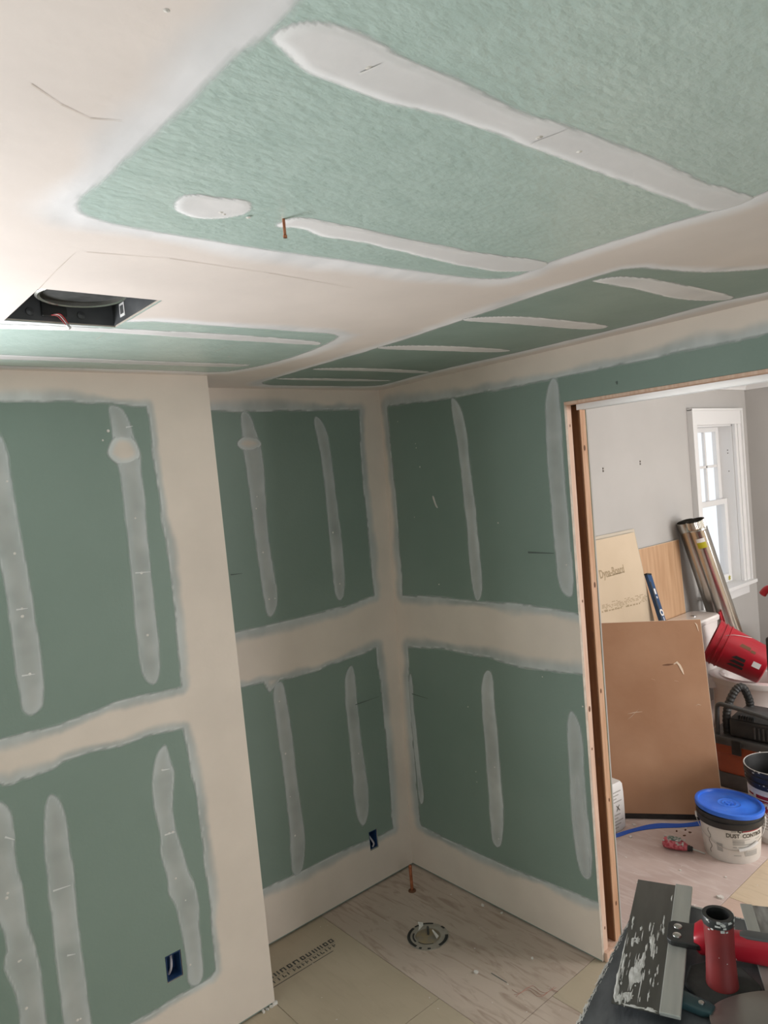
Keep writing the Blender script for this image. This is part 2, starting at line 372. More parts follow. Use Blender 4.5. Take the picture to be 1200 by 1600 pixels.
def grid_mesh(name, pl, X, Y, Hh, cov, core, keep, material, parent):
    ny, nx = X.shape
    idx = -np.ones(X.shape, int)
    c = keep & (np.maximum.reduce([cov[:-1,:-1], cov[1:,:-1], cov[:-1,1:], cov[1:,1:]]) > 0.004)
    used = np.zeros(X.shape, bool)
    for a, b in ((0,0),(1,0),(0,1),(1,1)): used[a:ny-1+a, b:nx-1+b] |= c
    idx[used] = np.arange(used.sum())
    co = pl.o[None] + X[used][:,None]*pl.u + Y[used][:,None]*pl.v - Hh[used][:,None]*pl.n
    q = np.stack([idx[:-1,:-1][c], idx[:-1,1:][c], idx[1:,1:][c], idx[1:,:-1][c]], 1)
    me = bpy.data.meshes.new(name)
    me.vertices.add(len(co)); me.vertices.foreach_set('co', co.ravel())
    me.loops.add(q.size); me.loops.foreach_set('vertex_index', q.ravel().astype(np.int32))
    me.polygons.add(len(q)); me.polygons.foreach_set('loop_start', np.arange(0, q.size, 4, dtype=np.int32))
    me.polygons.foreach_set('use_smooth', np.ones(len(q), bool))
    me.update(calc_edges=True); me.validate()
    for nm, arr in (('cov', cov), ('core', core)):
        at = me.attributes.new(nm, 'FLOAT', 'POINT'); at.data.foreach_set('value', arr[used].astype(np.float32))
    me.materials.append(M[material])
    o = bpy.data.objects.new(name, me); col.objects.link(o); o.parent = parent
    return o
def coat(pl, parent, bare, u0, u1, v0, v1, res, material='mud', margin=0.045, mcov=0.62, extra=(), slope1=0.0, cut=None, amp=0.006, feather=0.006):
    """the taped joints: everything that is not bare board"""
    nx, ny = int((u1-u0)/res)+2, int((v1-v0)/res)+2
    X, Y = np.meshgrid(np.linspace(u0, u1, nx), np.linspace(v0, v1, ny))
    if slope1: X = u0 + (X-u0)*((u1+slope1*Y)-u0)/(u1-u0)
    d = np.minimum.reduce([sdf(p, X, Y) for p in bare])
    for p in extra: d = np.maximum(d, -sdf(p, X, Y))
    d = d + fbm(X*14, Y*14)*amp + fbm(X*50, Y*50)*amp*.35
    mg = margin*(1+.55*fbm(X*5+3, Y*5+8))
    k = sstep(mg*.25, mg*1.25, d)
    thin = np.clip(mcov*(1+.30*fbm(X*4+1, Y*4+2)+.12*fbm(X*26, Y*9)), 0, 1)
    cov = sstep(0, feather, d)*(thin + (1-thin)*sstep(mg*.5, mg*1.2, d))
    cov = np.maximum(cov, .90*np.exp(-((d-feather)/(feather*.8))**2))     # the pale ridge the knife leaves
    h = 0.0003 + 0.0016*sstep(0, mg, d)
    keep = np.ones((ny-1, nx-1), bool)
    if cut is not None:
        cx = (X[:-1,:-1]+X[1:,1:])/2; cy = (Y[:-1,:-1]+Y[1:,1:])/2
        for (a, b, c_, e) in cut: keep &= ~((cx > a) & (cx < b) & (cy > c_) & (cy < e))
    return stuff_no(grid_mesh('joint_compound_coat', pl, X, Y, h, cov, k, keep, material, parent))
def stuff_no(o): return o
def stripe(pl, parent, px, material='mud_thin', strength=0.8, res=0.005, feather=0.010, lift=0.0, thick=0.0016, name='joint_compound_stripe', n=2, vary=.22):
    P = poly_uv(pl, px, n); A = np.array(P); u0, v0 = A.min(0)-.015; u1, v1 = A.max(0)+.015
    nx, ny = int((u1-u0)/res)+2, int((v1-v0)/res)+2
    X, Y = np.meshgrid(np.linspace(u0, u1, nx), np.linspace(v0, v1, ny))
    d = -sdf(P, X, Y) + fbm(X*18+4, Y*18)*.004
    k = sstep(feather*.8, feather*3.2, d)
    cov = sstep(0, feather*.6, d)*strength*(1 + vary*fbm(X*9, Y*9+2))
    cov = np.clip(np.maximum(cov, min(1, strength*1.12)*np.exp(-((d-feather*.6)/(feather*.5))**2)), 0, 1)
    h = 0.0004 + lift + thick*sstep(0, feather*2, d)
    return grid_mesh(name, pl, X, Y, h, cov, k, np.ones((ny-1, nx-1), bool), material, parent)
def dots(pl, parent, pts, r=0.004):
    bm = bmesh.new()
    for p in pts:
        a, b = pl.uv(p); c = pl.P(a, b, 0.0020); rr = r*random.uniform(.6, 1.2)
        ring = [bm.verts.new(c + pl.u*rr*math.cos(t) + pl.v*rr*math.sin(t)) for t in np.linspace(0, 2*PI, 9)[:-1]]
        top = bm.verts.new(c - pl.n*0.0012)
        for i in range(8): bm.faces.new((ring[i], ring[(i+1) % 8], top))
    return stuff(obj('screw_spots', bm, 'crumb', parent))
def mark(pl, parent, a, b, wd=0.0022, name='pencil_mark', material='pencil', h=0.0024):
    a, b = np.array(pl.uv(a)), np.array(pl.uv(b)); t = (b-a)/np.linalg.norm(b-a); n = np.array([-t[1], t[0]])*wd/2
    q = [a-n, b-n*.3, b+n*.3, a+n]
    return pymesh(name, [pl.P(x[0], x[1], h) for x in q], [(0, 1, 2, 3)], material, parent)

def open_wall(name, lo, hi, axis, holes, material, parent=None):
    """a wall slab; axis is its thin axis; holes are (a0,a1,z0,z1) along the long axis"""
    bm = bmesh.new(); la = 1-axis
    us = sorted({lo[la], hi[la], *[h[0] for h in holes], *[h[1] for h in holes]})
    zs = sorted({lo[2], hi[2], *[h[2] for h in holes], *[h[3] for h in holes]})
    for i in range(len(us)-1):
        for j in range(len(zs)-1):
            a, b = (us[i]+us[i+1])/2, (zs[j]+zs[j+1])/2
            if any(h[0] < a < h[1] and h[2] < b < h[3] for h in holes): continue
            l = [0, 0, zs[j]]; h_ = [0, 0, zs[j+1]]; l[axis] = lo[axis]; h_[axis] = hi[axis]; l[la] = us[i]; h_[la] = us[i+1]
            bm_box(bm, l, h_)
    return struct(obj(name, bm, material, parent))

# ---- ceiling of the green-board room
FAN = (-1.885, -1.627, -1.232, -0.945)
ceiling = struct(box('ceiling', (-3.72, -4.32, 2.61), (0.15, 0.12, 2.66), 'plaster'))
for (a, b, c, d, hl) in ((-.86, .06, -2.40, .02, ()), (-2.08, -.86, -1.45, .02, (FAN,)), (-2.08, -.86, -2.67, -1.45, ()),
                         (-3.72, -2.08, -2.67, .02, ()), (-3.72, -.86, -4.32, -2.67, ()), (-.86, .06, -4.32, -2.40, ())):
    sheet(W_CEIL, a, b, c, d, 'green_ceiling_shade' if a == -.86 else 'green_ceiling', ceiling, hl)
G1 = [(560,-110),(470,0),(432,42),(405,64),(380,78),(340,116),(290,166),(220,230),(160,284),(122,316),(128,336),(200,353),(330,375),(480,398),(600,415),(700,430),(780,436),(812,430),(840,415),(900,395),(1000,362),(1100,333),(1150,318),(1200,297),(1420,205),(1500,-150)]
G2 = [(-160,498),(0,506),(180,512),(200,500),(350,510),(475,519),(520,521),(530,527),(500,542),(450,560),(390,575),(345,582),(250,578),(0,571),(-160,565)]
G3 = [(405,599),(430,591),(500,570),(598,542),(724,500),(850,458),(930,433),(985,417),(1050,424),(1115,426),(1200,421),(1420,385),(1420,400),(1200,456),(1154,465),(1105,476),(1040,494),(948,517),(801,552),(675,580),(600,601),(580,603),(540,603),(430,602)]
coat(W_CEIL, ceiling, [poly_uv(W_CEIL, G1), poly_uv(W_CEIL, G2, 1), poly_uv(W_CEIL, G3, 1)], -2.75, .03, -2.95, .03, 0.007,
     'mud_white', margin=.06, mcov=.97, cut=[FAN], amp=.004, feather=.009)
c2 = lambda p: crop(0, 0, 2, p); c3 = lambda p: crop(600, 0, 2, p); c4 = lambda p: crop(360, 360, 1.4286, p); c5 = lambda p: crop(0, 400, 2, p)
S1 = c2([(830,120),(880,80),(960,60),(1060,70),(1200,140)]) + c3([(150,215),(280,265),(420,345),(560,385),(700,440),(800,475),(900,515),(1000,570),(1150,608),(1160,625),(1020,668),(940,640),(850,605),(700,550),(560,500),(440,455),(300,400),(150,350),(0,320)]) + c2([(1070,270),(960,230),(920,200),(900,170)])
S2 = c2([(845,710),(900,680),(950,675),(1060,700),(1200,730)]) + c3([(150,760),(300,790),(520,815),(500,840),(440,850),(330,848),(150,810),(0,772)]) + c2([(1080,748),(1000,740),(940,710)])
stripe(W_CEIL, ceiling, S1, 'mud_stripe', .97, feather=.007, vary=.06)
stripe(W_CEIL, ceiling, S2, 'mud_stripe', .97, feather=.006, vary=.06)
stripe(W_CEIL, ceiling, c2([(540,640),(560,610),(620,605),(700,618),(770,622),(790,640),(780,665),(720,680),(620,685),(560,665)]), 'mud_stripe', .88, feather=.005, name='joint_compound_patch')
for p in (c5([(-80,206),(0,212),(200,218),(400,228),(700,242),(900,258),(1005,267),(1003,279),(950,276),(700,262),(400,243),(200,231),(0,227),(-80,224)]),
          c5([(-80,304),(0,308),(300,320),(600,332),(800,338),(750,348),(500,341),(200,329),(0,322),(-80,319)]),
          c4([(800,112),(880,98),(1000,118),(1100,140),(1132,150),(1090,158),(1000,155),(900,129),(815,116)]),
          c4([(520,195),(640,190),(750,200),(855,212),(815,223),(700,215),(600,206),(515,202)]),
          c4([(330,258),(450,255),(640,266),(600,273),(450,268),(325,265)]),
          c4([(185,307),(300,306),(455,314),(430,320),(300,313),(180,312)]),
          c4([(95,329),(250,330),(385,335),(300,337),(105,333)])):
    stripe(W_CEIL, ceiling, p, 'mud_stripe', .93, res=.006, feather=.006, vary=.1)
dots(W_CEIL, ceiling, [(577,103),(575,104),(843,212),(840,214),(905,235),(345,330),(350,333),(388,338),(360,557),(357,556),(260,13)], .005)
for a, b in (((48,128),(95,160)),((95,160),(140,182)),((140,182),(190,186)),((60,450),(88,420)),((88,420),(118,392)),((135,392),(265,402)),((265,402),(420,425)),((420,425),(560,450)),((335,548),(380,532)),((150,529),(162,521))):
    mark(W_CEIL, ceiling, a, b, .0016, 'crack_ridge_shade', 'gypsum', .0026)  # the top-left run paints the shading of a raised tape ridge

# ---- back wall of the alcove
wall_back = struct(box('wall_back', (-1.3, 0.075, -.02), (0.15, 0.12, 2.66), 'plaster'))
OUT_B = (-.268, -.216, .186, .278)
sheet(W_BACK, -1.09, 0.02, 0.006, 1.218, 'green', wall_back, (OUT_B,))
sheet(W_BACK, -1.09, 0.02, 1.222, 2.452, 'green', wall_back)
c8 = lambda p: crop(320, 560, 1.875, p); cb = lambda p: crop(320, 900, 1.875, p)
BU = c8([(-60,155),(15,155),(100,157),(250,155),(452,152),(455,250),(465,400),(478,500),(485,600),(496,696),(400,728),(250,765),(95,800),(-60,830)])
BL = cb([(-60,350),(115,325),(240,300),(340,275),(395,250),(450,235),(500,212),(515,330),(530,480),(540,600),(546,700),(552,740),(520,757),(430,790),(300,855),(180,912),(0,990),(-60,1010)])
coat(W_BACK, wall_back, [poly_uv(W_BACK, BU, 0), poly_uv(W_BACK, BL, 0)], -1.07, 0.0, 0.012, 2.4388, .0075, slope1=LEAN_R, margin=.045, mcov=.74, cut=[OUT_B],
     extra=[poly_uv(W_BACK, cb([(160,298),(228,288),(212,318),(190,342)]), 0)])
for p in (c8([(100,150),(135,158),(155,230),(165,260),(175,330),(180,450),(195,580),(210,660),(215,720),(195,765),(175,740),(160,620),(145,520),(135,420),(120,330),(110,250)]),
          c8([(318,170),(335,170),(360,215),(372,300),(385,400),(400,520),(410,620),(412,690),(395,718),(378,690),(372,600),(360,480),(352,380),(340,290),(325,220)]),
          cb([(195,325),(230,300),(240,360),(255,450),(270,600),(285,700),(295,760),(290,860),(260,885),(250,830),(250,760),(235,620),(222,520),(210,430)]),
          cb([(430,253),(440,290),(445,370),(460,480),(470,560),(480,620),(480,710),(462,740),(445,710),(435,640),(430,560),(420,450),(408,350),(410,290)])):
    stripe(W_BACK, wall_back, p, 'mud_thin', .62)
stripe(W_BACK, wall_back, c8([(92,248),(105,230),(130,226),(158,236),(168,254),(150,268),(125,272),(100,264)]), 'mud', .85, lift=.001, name='joint_compound_patch')
dots(W_BACK, wall_back, c8([(152,405),(150,440),(170,568),(188,705),(205,703),(395,660),(375,510)]) + cb([(188,68),(218,367),(236,520),(250,646),(264,760),(450,520)]))
mark(W_BACK, wall_back, (360,898), (378,896), .005); mark(W_BACK, wall_back, (555,1101), (592,1088), .004)

# ---- right wall with the pocket-door opening
JY, DH, NY = -1.113, 2.232, -2.32
wall_right = thing('wall_right', '', ''); del wall_right['label']; del wall_right['category']; struct(wall_right)
def leaning(name, lo, hi, material, parent, bevel=0.0):
    bm = bmesh.new(); bm_box(bm, lo, hi)
    for v in bm.verts: v.co.x += LEAN_R*v.co.z
    return obj(name, bm, material, parent, bevel)
leaning('wall_core', (.0129, -.90, 0), (.150, .12, 2.61), 'plaster', wall_right)
leaning('wall_core', (.0129, NY, 2.262), (.150, -.90, 2.61), 'pine', wall_right)
leaning('wall_core', (.0129, -4.32, 0), (.150, NY, 2.61), 'plaster', wall_right)
leaning('plaster_face', (.150, JY+.006, 0), (.162, .12, 2.64), 'plaster', wall_right)
leaning('plaster_face', (.150, NY, 2.262), (.162, JY, 2.64), 'plaster', wall_right)
leaning('plaster_face', (.150, -4.32, 0), (.162, NY, 2.64), 'plaster', wall_right)
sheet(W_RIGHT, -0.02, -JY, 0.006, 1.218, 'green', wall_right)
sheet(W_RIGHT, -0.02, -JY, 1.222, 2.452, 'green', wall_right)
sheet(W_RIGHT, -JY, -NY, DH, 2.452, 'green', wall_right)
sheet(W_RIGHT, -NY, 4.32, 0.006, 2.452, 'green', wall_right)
leaning('drywall_edge', (.0002, JY-.0015, .006), (.0135, JY, DH), 'gypsum', wall_right)
RU = c8([(535,140),(640,130),(760,110),(900,85),(1000,65)]) + [(900,585),(1040,556),(1200,522),(1500,450),(1500,620),(1200,600),(905,640)] + c8([(1130,760),(1090,747),(1000,728),(900,715),(800,708),(700,700),(580,692),(580,640),(570,560),(565,450),(555,350),(545,250)])
RL = cb([(597,208),(700,215),(830,240),(930,270),(1000,278),(1110,290),(1230,300),(1230,990),(1150,955),(1000,895),(900,855),(800,810),(700,765),(632,728),(620,600),(612,500),(602,350)])
coat(W_RIGHT, wall_right, [poly_uv(W_RIGHT, RU, 0), poly_uv(W_RIGHT, RL, 0)], 0.0, -NY, 0.012, 2.4388, .0075, margin=.045, mcov=.74,
     cut=[(-JY, 9, -1, DH)])
for p, s in ((c8([(718,112),(735,116),(760,165),(770,230),(780,330),(795,440),(805,560),(815,660),(812,690),(800,718),(785,690),(775,600),(765,470),(752,350),(740,250),(725,165)]), .74),
          (c8([(1013,55),(1032,58),(1038,95),(1045,170),(1050,280),(1060,400),(1070,520),(1080,620),(1082,700),(1060,700),(1035,670),(1025,560),(1015,450),(1005,330),(997,200),(998,110)]), .66),
          (cb([(598,280),(608,290),(612,370),(625,500),(635,590),(645,660),(630,675),(622,600),(610,480),(600,370)]), .72),
          (cb([(830,272),(845,290),(848,360),(860,480),(870,600),(878,700),(872,790),(855,800),(838,770),(832,650),(822,520),(812,400),(808,330),(815,290)]), .76),
          (cb([(1075,388),(1100,430),(1110,500),(1112,560),(1120,680),(1135,790),(1138,870),(1120,895),(1095,860),(1080,780),(1072,660),(1065,540),(1060,450),(1065,400)]), .62)):
    stripe(W_RIGHT, wall_right, p, 'mud_thin', s)
stripe(W_RIGHT, wall_right, cb([(1090,560),(1105,590),(1112,700),(1130,800),(1132,880),(1112,885),(1092,820),(1080,700),(1078,610)]), 'mud_thin', .5, lift=.001)
dots(W_RIGHT, wall_right, c8([(566,185),(618,250),(620,262),(631,318),(615,465),(687,662),(860,482),(1060,605)]) + cb([(772,383),(795,573),(798,603),(990,295),(1108,382),(850,560),(862,770),(1097,640),(1112,808)]), .0035)
stripe(W_RIGHT, wall_right, c8([(666,402),(672,404),(678,425),(685,440),(676,436),(670,420)]), 'mud', .9, res=.002, feather=.002, name='joint_compound_patch')
mark(W_RIGHT, wall_right, c8([(948,568)])[0], c8([(1024,571)])[0], .008); mark(W_RIGHT, wall_right, cb([(608,345)])[0], cb([(655,359)])[0], .005)
mark(W_RIGHT, wall_right, (963.5,596), (964.5,601), .008)
# split jamb of the pocket door
def knots(parent, xs, y, face):
    for (a, z, r) in xs:
        bm = bmesh.new()
        ring = []
        for t in np.linspace(0, 2*PI, 11)[:-1]:
            ring.append((r*.55*math.cos(t), r*math.sin(t)))
        vs_ = [bm.verts.new((a+p+LEAN_R*z, y-.0006, z+q) if face == 'y' else (y+LEAN_R*z-.0006, a+p, z+q)) for p, q in ring]
        bm.faces.new(vs_); obj('knot', bm, 'knot', parent)
s1 = leaning('split_jamb', (.0150, JY-.0005, .038), (.0450, -.93, DH-.012), 'pine_pale', wall_right, .0015)
s2 = leaning('split_jamb', (.1020, JY-.0005, .038), (.1390, -.93, DH-.012), 'pine', wall_right, .0015)
knots(s1, [(.031,.13,.007),(.028,.86,.006),(.033,1.45,.006),(.03,2.14,.006),(.03,1.02,.012)], JY-.0005, 'y')
knots(s2, [(.121,.19,.010),(.118,2.05,.012),(.124,1.50,.012),(.116,1.07,.010),(.122,.62,.008)], JY-.0005, 'y')
knots(s2, [(-1.095,1.75,.020),(-1.10,1.30,.018),(-1.098,.78,.020),(-1.09,1.95,.012)], .0985, 'x')
leaning('far_board', (.1390, JY+.003, .02), (.1500, -.95, DH), 'far_edge', wall_right)
leaning('slot_shade_strip', (.0985, JY+.004, .038), (.1019, -.93, DH-.012), 'slot_shade', wall_right)  # dark brown strip added for the shade in the slot
leaning('floor_plate', (.0140, JY-.016, .0005), (.1500, -.93, .0375), 'pine_pale', wall_right, .0015)
leaning('header_strip', (.0005, NY, DH-.012), (.0500, JY, DH-.001), 'pine_pale', wall_right)
leaning('header_strip', (.0950, NY, DH-.012), (.1500, JY, DH-.001), 'pine', wall_right)
leaning('door_track', (.0520, NY, DH-.034), (.0560, JY-.020, DH-.002), 'track', wall_right)
leaning('door_track', (.0880, NY, DH-.034), (.0920, JY-.020, DH-.002), 'track', wall_right)
leaning('door_track', (.0560, NY, DH-.010), (.0880, JY-.020, DH-.004), 'track', wall_right)

# ---- boxed-out wall on the left, with the window beyond the frame
LEAN_P = -0.0083
wall_left = open_wall('wall_left', (-3.72, -.235, -.02), (PX0-.05, -.20, 2.66), 1, [(-2.96, -2.08, .95, 2.2)], 'plaster')
OUT_L = (-1.440, -1.381, .300, .396)
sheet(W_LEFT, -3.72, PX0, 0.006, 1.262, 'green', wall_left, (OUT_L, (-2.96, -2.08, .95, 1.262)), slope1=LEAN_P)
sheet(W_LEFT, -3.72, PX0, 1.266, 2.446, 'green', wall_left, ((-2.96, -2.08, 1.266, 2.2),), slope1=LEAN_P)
c6 = lambda p: crop(0, 600, 2.727, p); c7 = lambda p: crop(0, 1080, 2.727, p)
LU = [(-250,640)] + c6([(0,79),(165,76),(450,82),(622,100),(640,230),(660,350),(690,600),(730,850),(750,1050),(771,1288),(500,1352)]) + c7([(250,142),(0,200)]) + [(-250,1215)]
LL = [(-250,1290)] + c7([(0,400),(25,405),(60,398),(95,378),(130,372),(180,352),(230,330),(270,300),(390,255),(515,235),(640,190),(780,160),(800,290),(840,450),(865,700),(895,900),(915,1190),(900,1215),(800,1275),(600,1390),(500,1442),(0,1690)]) + [(-250,1830)]
coat(W_LEFT, wall_left, [poly_uv(W_LEFT, LU, 0), poly_uv(W_LEFT, LL, 0)], -2.07, PX0, 0.012, 2.4388, .0065, margin=.035, mcov=.8, slope1=LEAN_P, cut=[OUT_L])
for p, s in ((c6([(-120,150),(0,200),(35,290),(50,400),(80,600),(110,750),(140,900),(165,1080),(185,1250),(189,1364)]) + c7([(165,90),(130,111),(95,90)]) + c6([(90,1364),(60,1200),(40,1000),(20,850),(-20,700),(-120,500)]), .62),
          (c6([(455,85),(515,92),(550,150),(575,240),(600,300),(605,400),(620,500),(630,640),(645,800),(660,930),(670,1050),(685,1180),(680,1250),(655,1290),(610,1260),(590,1180),(575,1020),(560,850),(545,680),(525,520),(510,360),(480,300),(475,220),(470,170)]), .60),
          (c7([(-120,440),(0,462),(40,490),(60,570),(65,720),(95,820),(100,850),(120,1000),(150,1080),(175,1190),(205,1418),(220,1560),(90,1560),(75,1300),(20,1200),(15,1130),(30,1110),(10,1020),(-60,900),(-120,850)]), .66),
          (c7([(225,432),(260,470),(290,540),(300,660),(325,840),(325,920),(345,1080),(370,1250),(390,1418),(400,1560),(285,1560),(270,1418),(250,1250),(225,1020),(205,860),(190,700),(185,520),(200,450)]), .66),
          (c7([(710,215),(725,300),(745,340),(735,480),(750,590),(770,660),(810,780),(850,880),(850,1000),(860,1100),(872,1240),(800,1268),(795,1150),(770,1010),(745,900),(715,870),(715,800),(680,700),(685,620),(655,500),(645,350),(670,260)]), .62)):
    stripe(W_LEFT, wall_left, p, 'mud_thin', s, vary=.3)
stripe(W_LEFT, wall_left, c6([(480,225),(520,215),(565,225),(600,290),(588,325),(540,348),(490,338),(452,305),(455,270)]), 'mud', .88, lift=.001, name='joint_compound_patch')
dots(W_LEFT, wall_left, c6([(576,571),(602,805),(628,1070),(30,415),(62,722),(93,957),(95,990),(126,1236),(437,240),(460,200)]) + c7([(88,1145),(80,1150),(112,1350),(690,335),(748,797),(790,890),(720,605),(735,600),(32,860),(28,880),(342,1395),(330,1400),(810,1165)]), .0045)
for pq in (((225,850),(300,825)),((700,612),(745,598)),((20,620),(62,632)),((285,1125),(320,1118)),((690,336),(722,330))):
    p_, q_ = c7(list(pq)); mark(W_LEFT, wall_left, p_, q_, .006, 'trowel_mark', 'mud_edge', .0030)
for pq in (((68,962),(118,955)),((92,1243),(148,1235)),((575,805),(640,800)),((535,185),(565,180))):
    p_, q_ = c6(list(pq)); mark(W_LEFT, wall_left, p_, q_, .005, 'trowel_mark', 'mud_edge', .0030)
for pq in (((560,112),(592,97)),((828,222),(884,200))): mark(W_CEIL, ceiling, pq[0], pq[1], .004, 'trowel_mark', 'label', .0032)
# face of the box-out that turns back into the alcove
wall_return = thing('wall_return', '', ''); del wall_return['label']; del wall_return['category']; struct(wall_return)
bm = bmesh.new()
for z in (0.0, 2.446):
    xe = PX0 + LEAN_P*z; yf = PY0 + LEAN_L*z
    for p in ((xe, yf), (xe, .08), (xe-.0127, .08), (xe-.0127, yf+.0127)): bm.verts.new((p[0], p[1], z))
bm.verts.ensure_lookup_table(); v = bm.verts
for f in ((0,1,2,3),(4,5,6,7),(0,1,5,4),(1,2,6,5),(2,3,7,6),(3,0,4,7)): bm.faces.new([v[i] for i in f])
obj('drywall_sheet', bm, 'crumb', wall_return)
bm = bmesh.new()   # chipped compound at the foot of the corner bead
for (dx, dy, s) in ((-.002, -.004, .010), (-.020, -.006, .007), (-.038, -.006, .006), (-.055, -.005, .008)):
    bm_box(bm, (-s, -s*.5, 0), (s, s*.5, s*1.1), Matrix.Translation((PX0+dx, PY0+dy, 0.0))@Matrix.Rotation(dx*30, 4, 'Z'))
stuff(obj('chipped_compound', bm, 'crumb', wall_left))

# ---- the rest of the green-board room, behind the camera
open_wall('wall_side', (-3.78, -4.32, -.02), (-3.72, -.20, 2.66), 0, [], 'green')
open_wall('wall_rear', (-3.78, -4.38, -.02), (0.15, -4.32, 2.66), 1, [(-3.25, -1.75, .85, 2.05)], 'green')

# ---- floor
floor = struct(box('floor', (-3.78, -4.38, -.05), (4.4, .15, -.0125), 'dark_gap'))
def fpanel(x0, x1, y0, y1, m):
    g = .0012; return box('floor_panel', (x0+g, y0+g, -.0120), (x1-g, y1-g, 0.0), m, floor)
fpanel(-1.03, -.578, -.77, .07, 'floor_tan'); fpanel(-.578, .0135, -1.075, .07, 'floor_swirl')
fpanel(-1.03, -.578, -1.98, -.77, 'floor_tan'); fpanel(-2.25, -1.03, -1.54, -.235, 'floor_tan')
fpanel(-.578, -.28, -1.98, -1.075, 'floor_swirl'); fpanel(-.28, .155, -1.98, -1.075, 'floor_tan')
fpanel(-3.72, -2.25, -2.76, -.235, 'floor_tan'); fpanel(-2.25, -1.03, -2.76, -1.54, 'floor_tan'); fpanel(-1.03, .155, -3.2, -1.98, 'floor_tan')
fpanel(-3.72, -1.03, -4.32, -2.76, 'floor_tan'); fpanel(-1.03, .155, -4.32, -3.2, 'floor_tan')
fpanel(.155, 2.2, -1.285, .0, 'floor_pink'); fpanel(2.2, 4.2, -1.285, .0, 'floor_pink')
fpanel(.155, .743, -2.5, -1.285, 'floor_rose'); fpanel(.743, 1.96, -2.5, -1.285, 'floor_light'); fpanel(1.96, 4.2, -2.5, -1.285, 'floor_light'); fpanel(.155, 4.2, -4.0, -2.5, 'floor_light')

# ---- the room beyond
Y1 = -.06
wall_far = open_wall('wall_far', (.162, Y1, -.02), (4.25, .11, 2.66), 1, [(3.20, 3.905, .86, 2.20)], 'plaster')
open_wall('wall_end', (4.20, -4.06, -.02), (4.25, Y1, 2.66), 0, [(-2.85, -1.55, .8, 2.2)], 'plaster')
open_wall('wall_entry', (.162, -4.06, -.02), (4.25, -4.00, 2.66), 1, [(1.7, 3.3, .85, 2.15)], 'plaster')
struct(box('ceiling_side_room', (.15, -4.06, 2.60), (4.25, .11, 2.66), 'ceiling_paint'))
prof = [(0, 0), (.012, 0), (.018, .018), (.040, .045), (.075, .082), (.085, .088), (.085, .108), (0, .108)]
bm = bmesh.new(); a = [bm.verts.new((.162, Y1-p, 2.492+q)) for p, q in prof]; b = [bm.verts.new((4.2, Y1-p, 2.492+q)) for p, q in prof]
for i in range(len(prof)): bm.faces.new((a[i], a[(i+1) % len(prof)], b[(i+1) % len(prof)], b[i]))
struct(obj('trim_1', bm, 'trim'))
bm = bmesh.new(); a = [bm.verts.new((4.2-p, -4.0, 2.492+q)) for p, q in prof]; b = [bm.verts.new((4.2-p, Y1, 2.492+q)) for p, q in prof]
for i in range(len(prof)): bm.faces.new((a[i], a[(i+1) % len(prof)], b[(i+1) % len(prof)], b[i]))
struct(obj('trim_2', bm, 'trim'))
bm = bmesh.new()
for (u, v_) in ((942,732),(942.3,736),(1000,721),(1000.2,725)):
    p = ony(u, v_, Y1); bm_box(bm, (p[0]-.006, Y1-.003, p[2]-.006), (p[0]+.006, Y1+.001, p[2]+.006))
stuff(obj('screw_holes', bm, 'ink', wall_far))
# window
win = thing('window_1', '', ''); del win['label']; del win['category']; struct(win)
X0, X1_, Z0, Z1 = 3.20, 3.905, .86, 2.20
box('casing', (3.13, Y1-.040, Z0), (X0+.006, Y1, Z1+.005), 'trim', win, .004); box('casing', (3.125, Y1-.048, Z0), (3.145, Y1, Z1+.125), 'trim', win, .003)
box('casing', (X1_-.006, Y1-.030, Z0), (4.02, Y1, Z1+.005), 'trim', win, .004); box('casing', (4.005, Y1-.048, Z0), (4.025, Y1, Z1+.125), 'trim', win, .003)
box('casing', (3.145, Y1-.036, Z1), (4.005, Y1, Z1+.118), 'trim', win, .004); box('casing', (3.125, Y1-.050, Z1+.112), (4.025, Y1, Z1+.132), 'trim', win, .004)
box('casing', (X1_+.030, Y1-.038, Z0), (X1_+.050, Y1-.03, Z1), 'trim', win, .003)
box('jamb_liner', (X1_-.012, Y1+.001, Z0), (X1_, .11, Z1), 'trim', win); box('jamb_liner', (X0, Y1+.001, Z0), (X0+.012, .11, Z1), 'trim', win)
box('jamb_liner', (X0, Y1+.001, Z1-.012), (X1_, .11, Z1), 'trim', win)
for z in (1.98, 1.955, 1.80): box('screw_hole', (X1_-.0130, -.022, z), (X1_-.0118, -.014, z+.009), 'ink', win)
box('window_sill', (3.10, Y1-.075, Z0-.028), (4.045, .10, Z0+.0015), 'trim', win, .004); box('apron', (3.15, Y1-.022, Z0-.115), (4.0, Y1, Z0-.028), 'trim', win, .004)
us = thing('upper_sash', '', ''); del us['label']; del us['category']; us.parent = win
def bar(nm, x0, x1, y0, y1, z0, z1, par): return box(nm, (x0, y0, z0), (x1, y1, z1), 'trim', par, .003)
a0, a1 = X0+.012, X1_-.012
bar('stile', a0, a0+.055, .05, .085, 1.53, 2.188, us); bar('stile', a1-.055, a1, .05, .085, 1.53, 2.188, us)
bar('rail', a0+.055, a1-.055, .05, .085, 2.150, 2.188, us); bar('rail', a0+.055, a1-.055, .05, .085, 1.53, 1.57, us)
g0, g1 = a0+.055, a1-.055
for k in (1, 2): x = g0+(g1-g0)*k/3; bar('muntin', x-.011, x+.011, .055, .080, 1.57, 2.15, us)
bar('muntin', g0, g1, .055, .080, 1.849, 1.871, us)
for i in range(3):
    for j in range(2):
        xa, xb = g0+(g1-g0)*i/3, g0+(g1-g0)*(i+1)/3; za, zb = (1.57, 1.849) if j == 0 else (1.871, 2.15)
        box('pane', (xa+.011, .066, za), (xb-.011, .069, zb), 'glass', us)
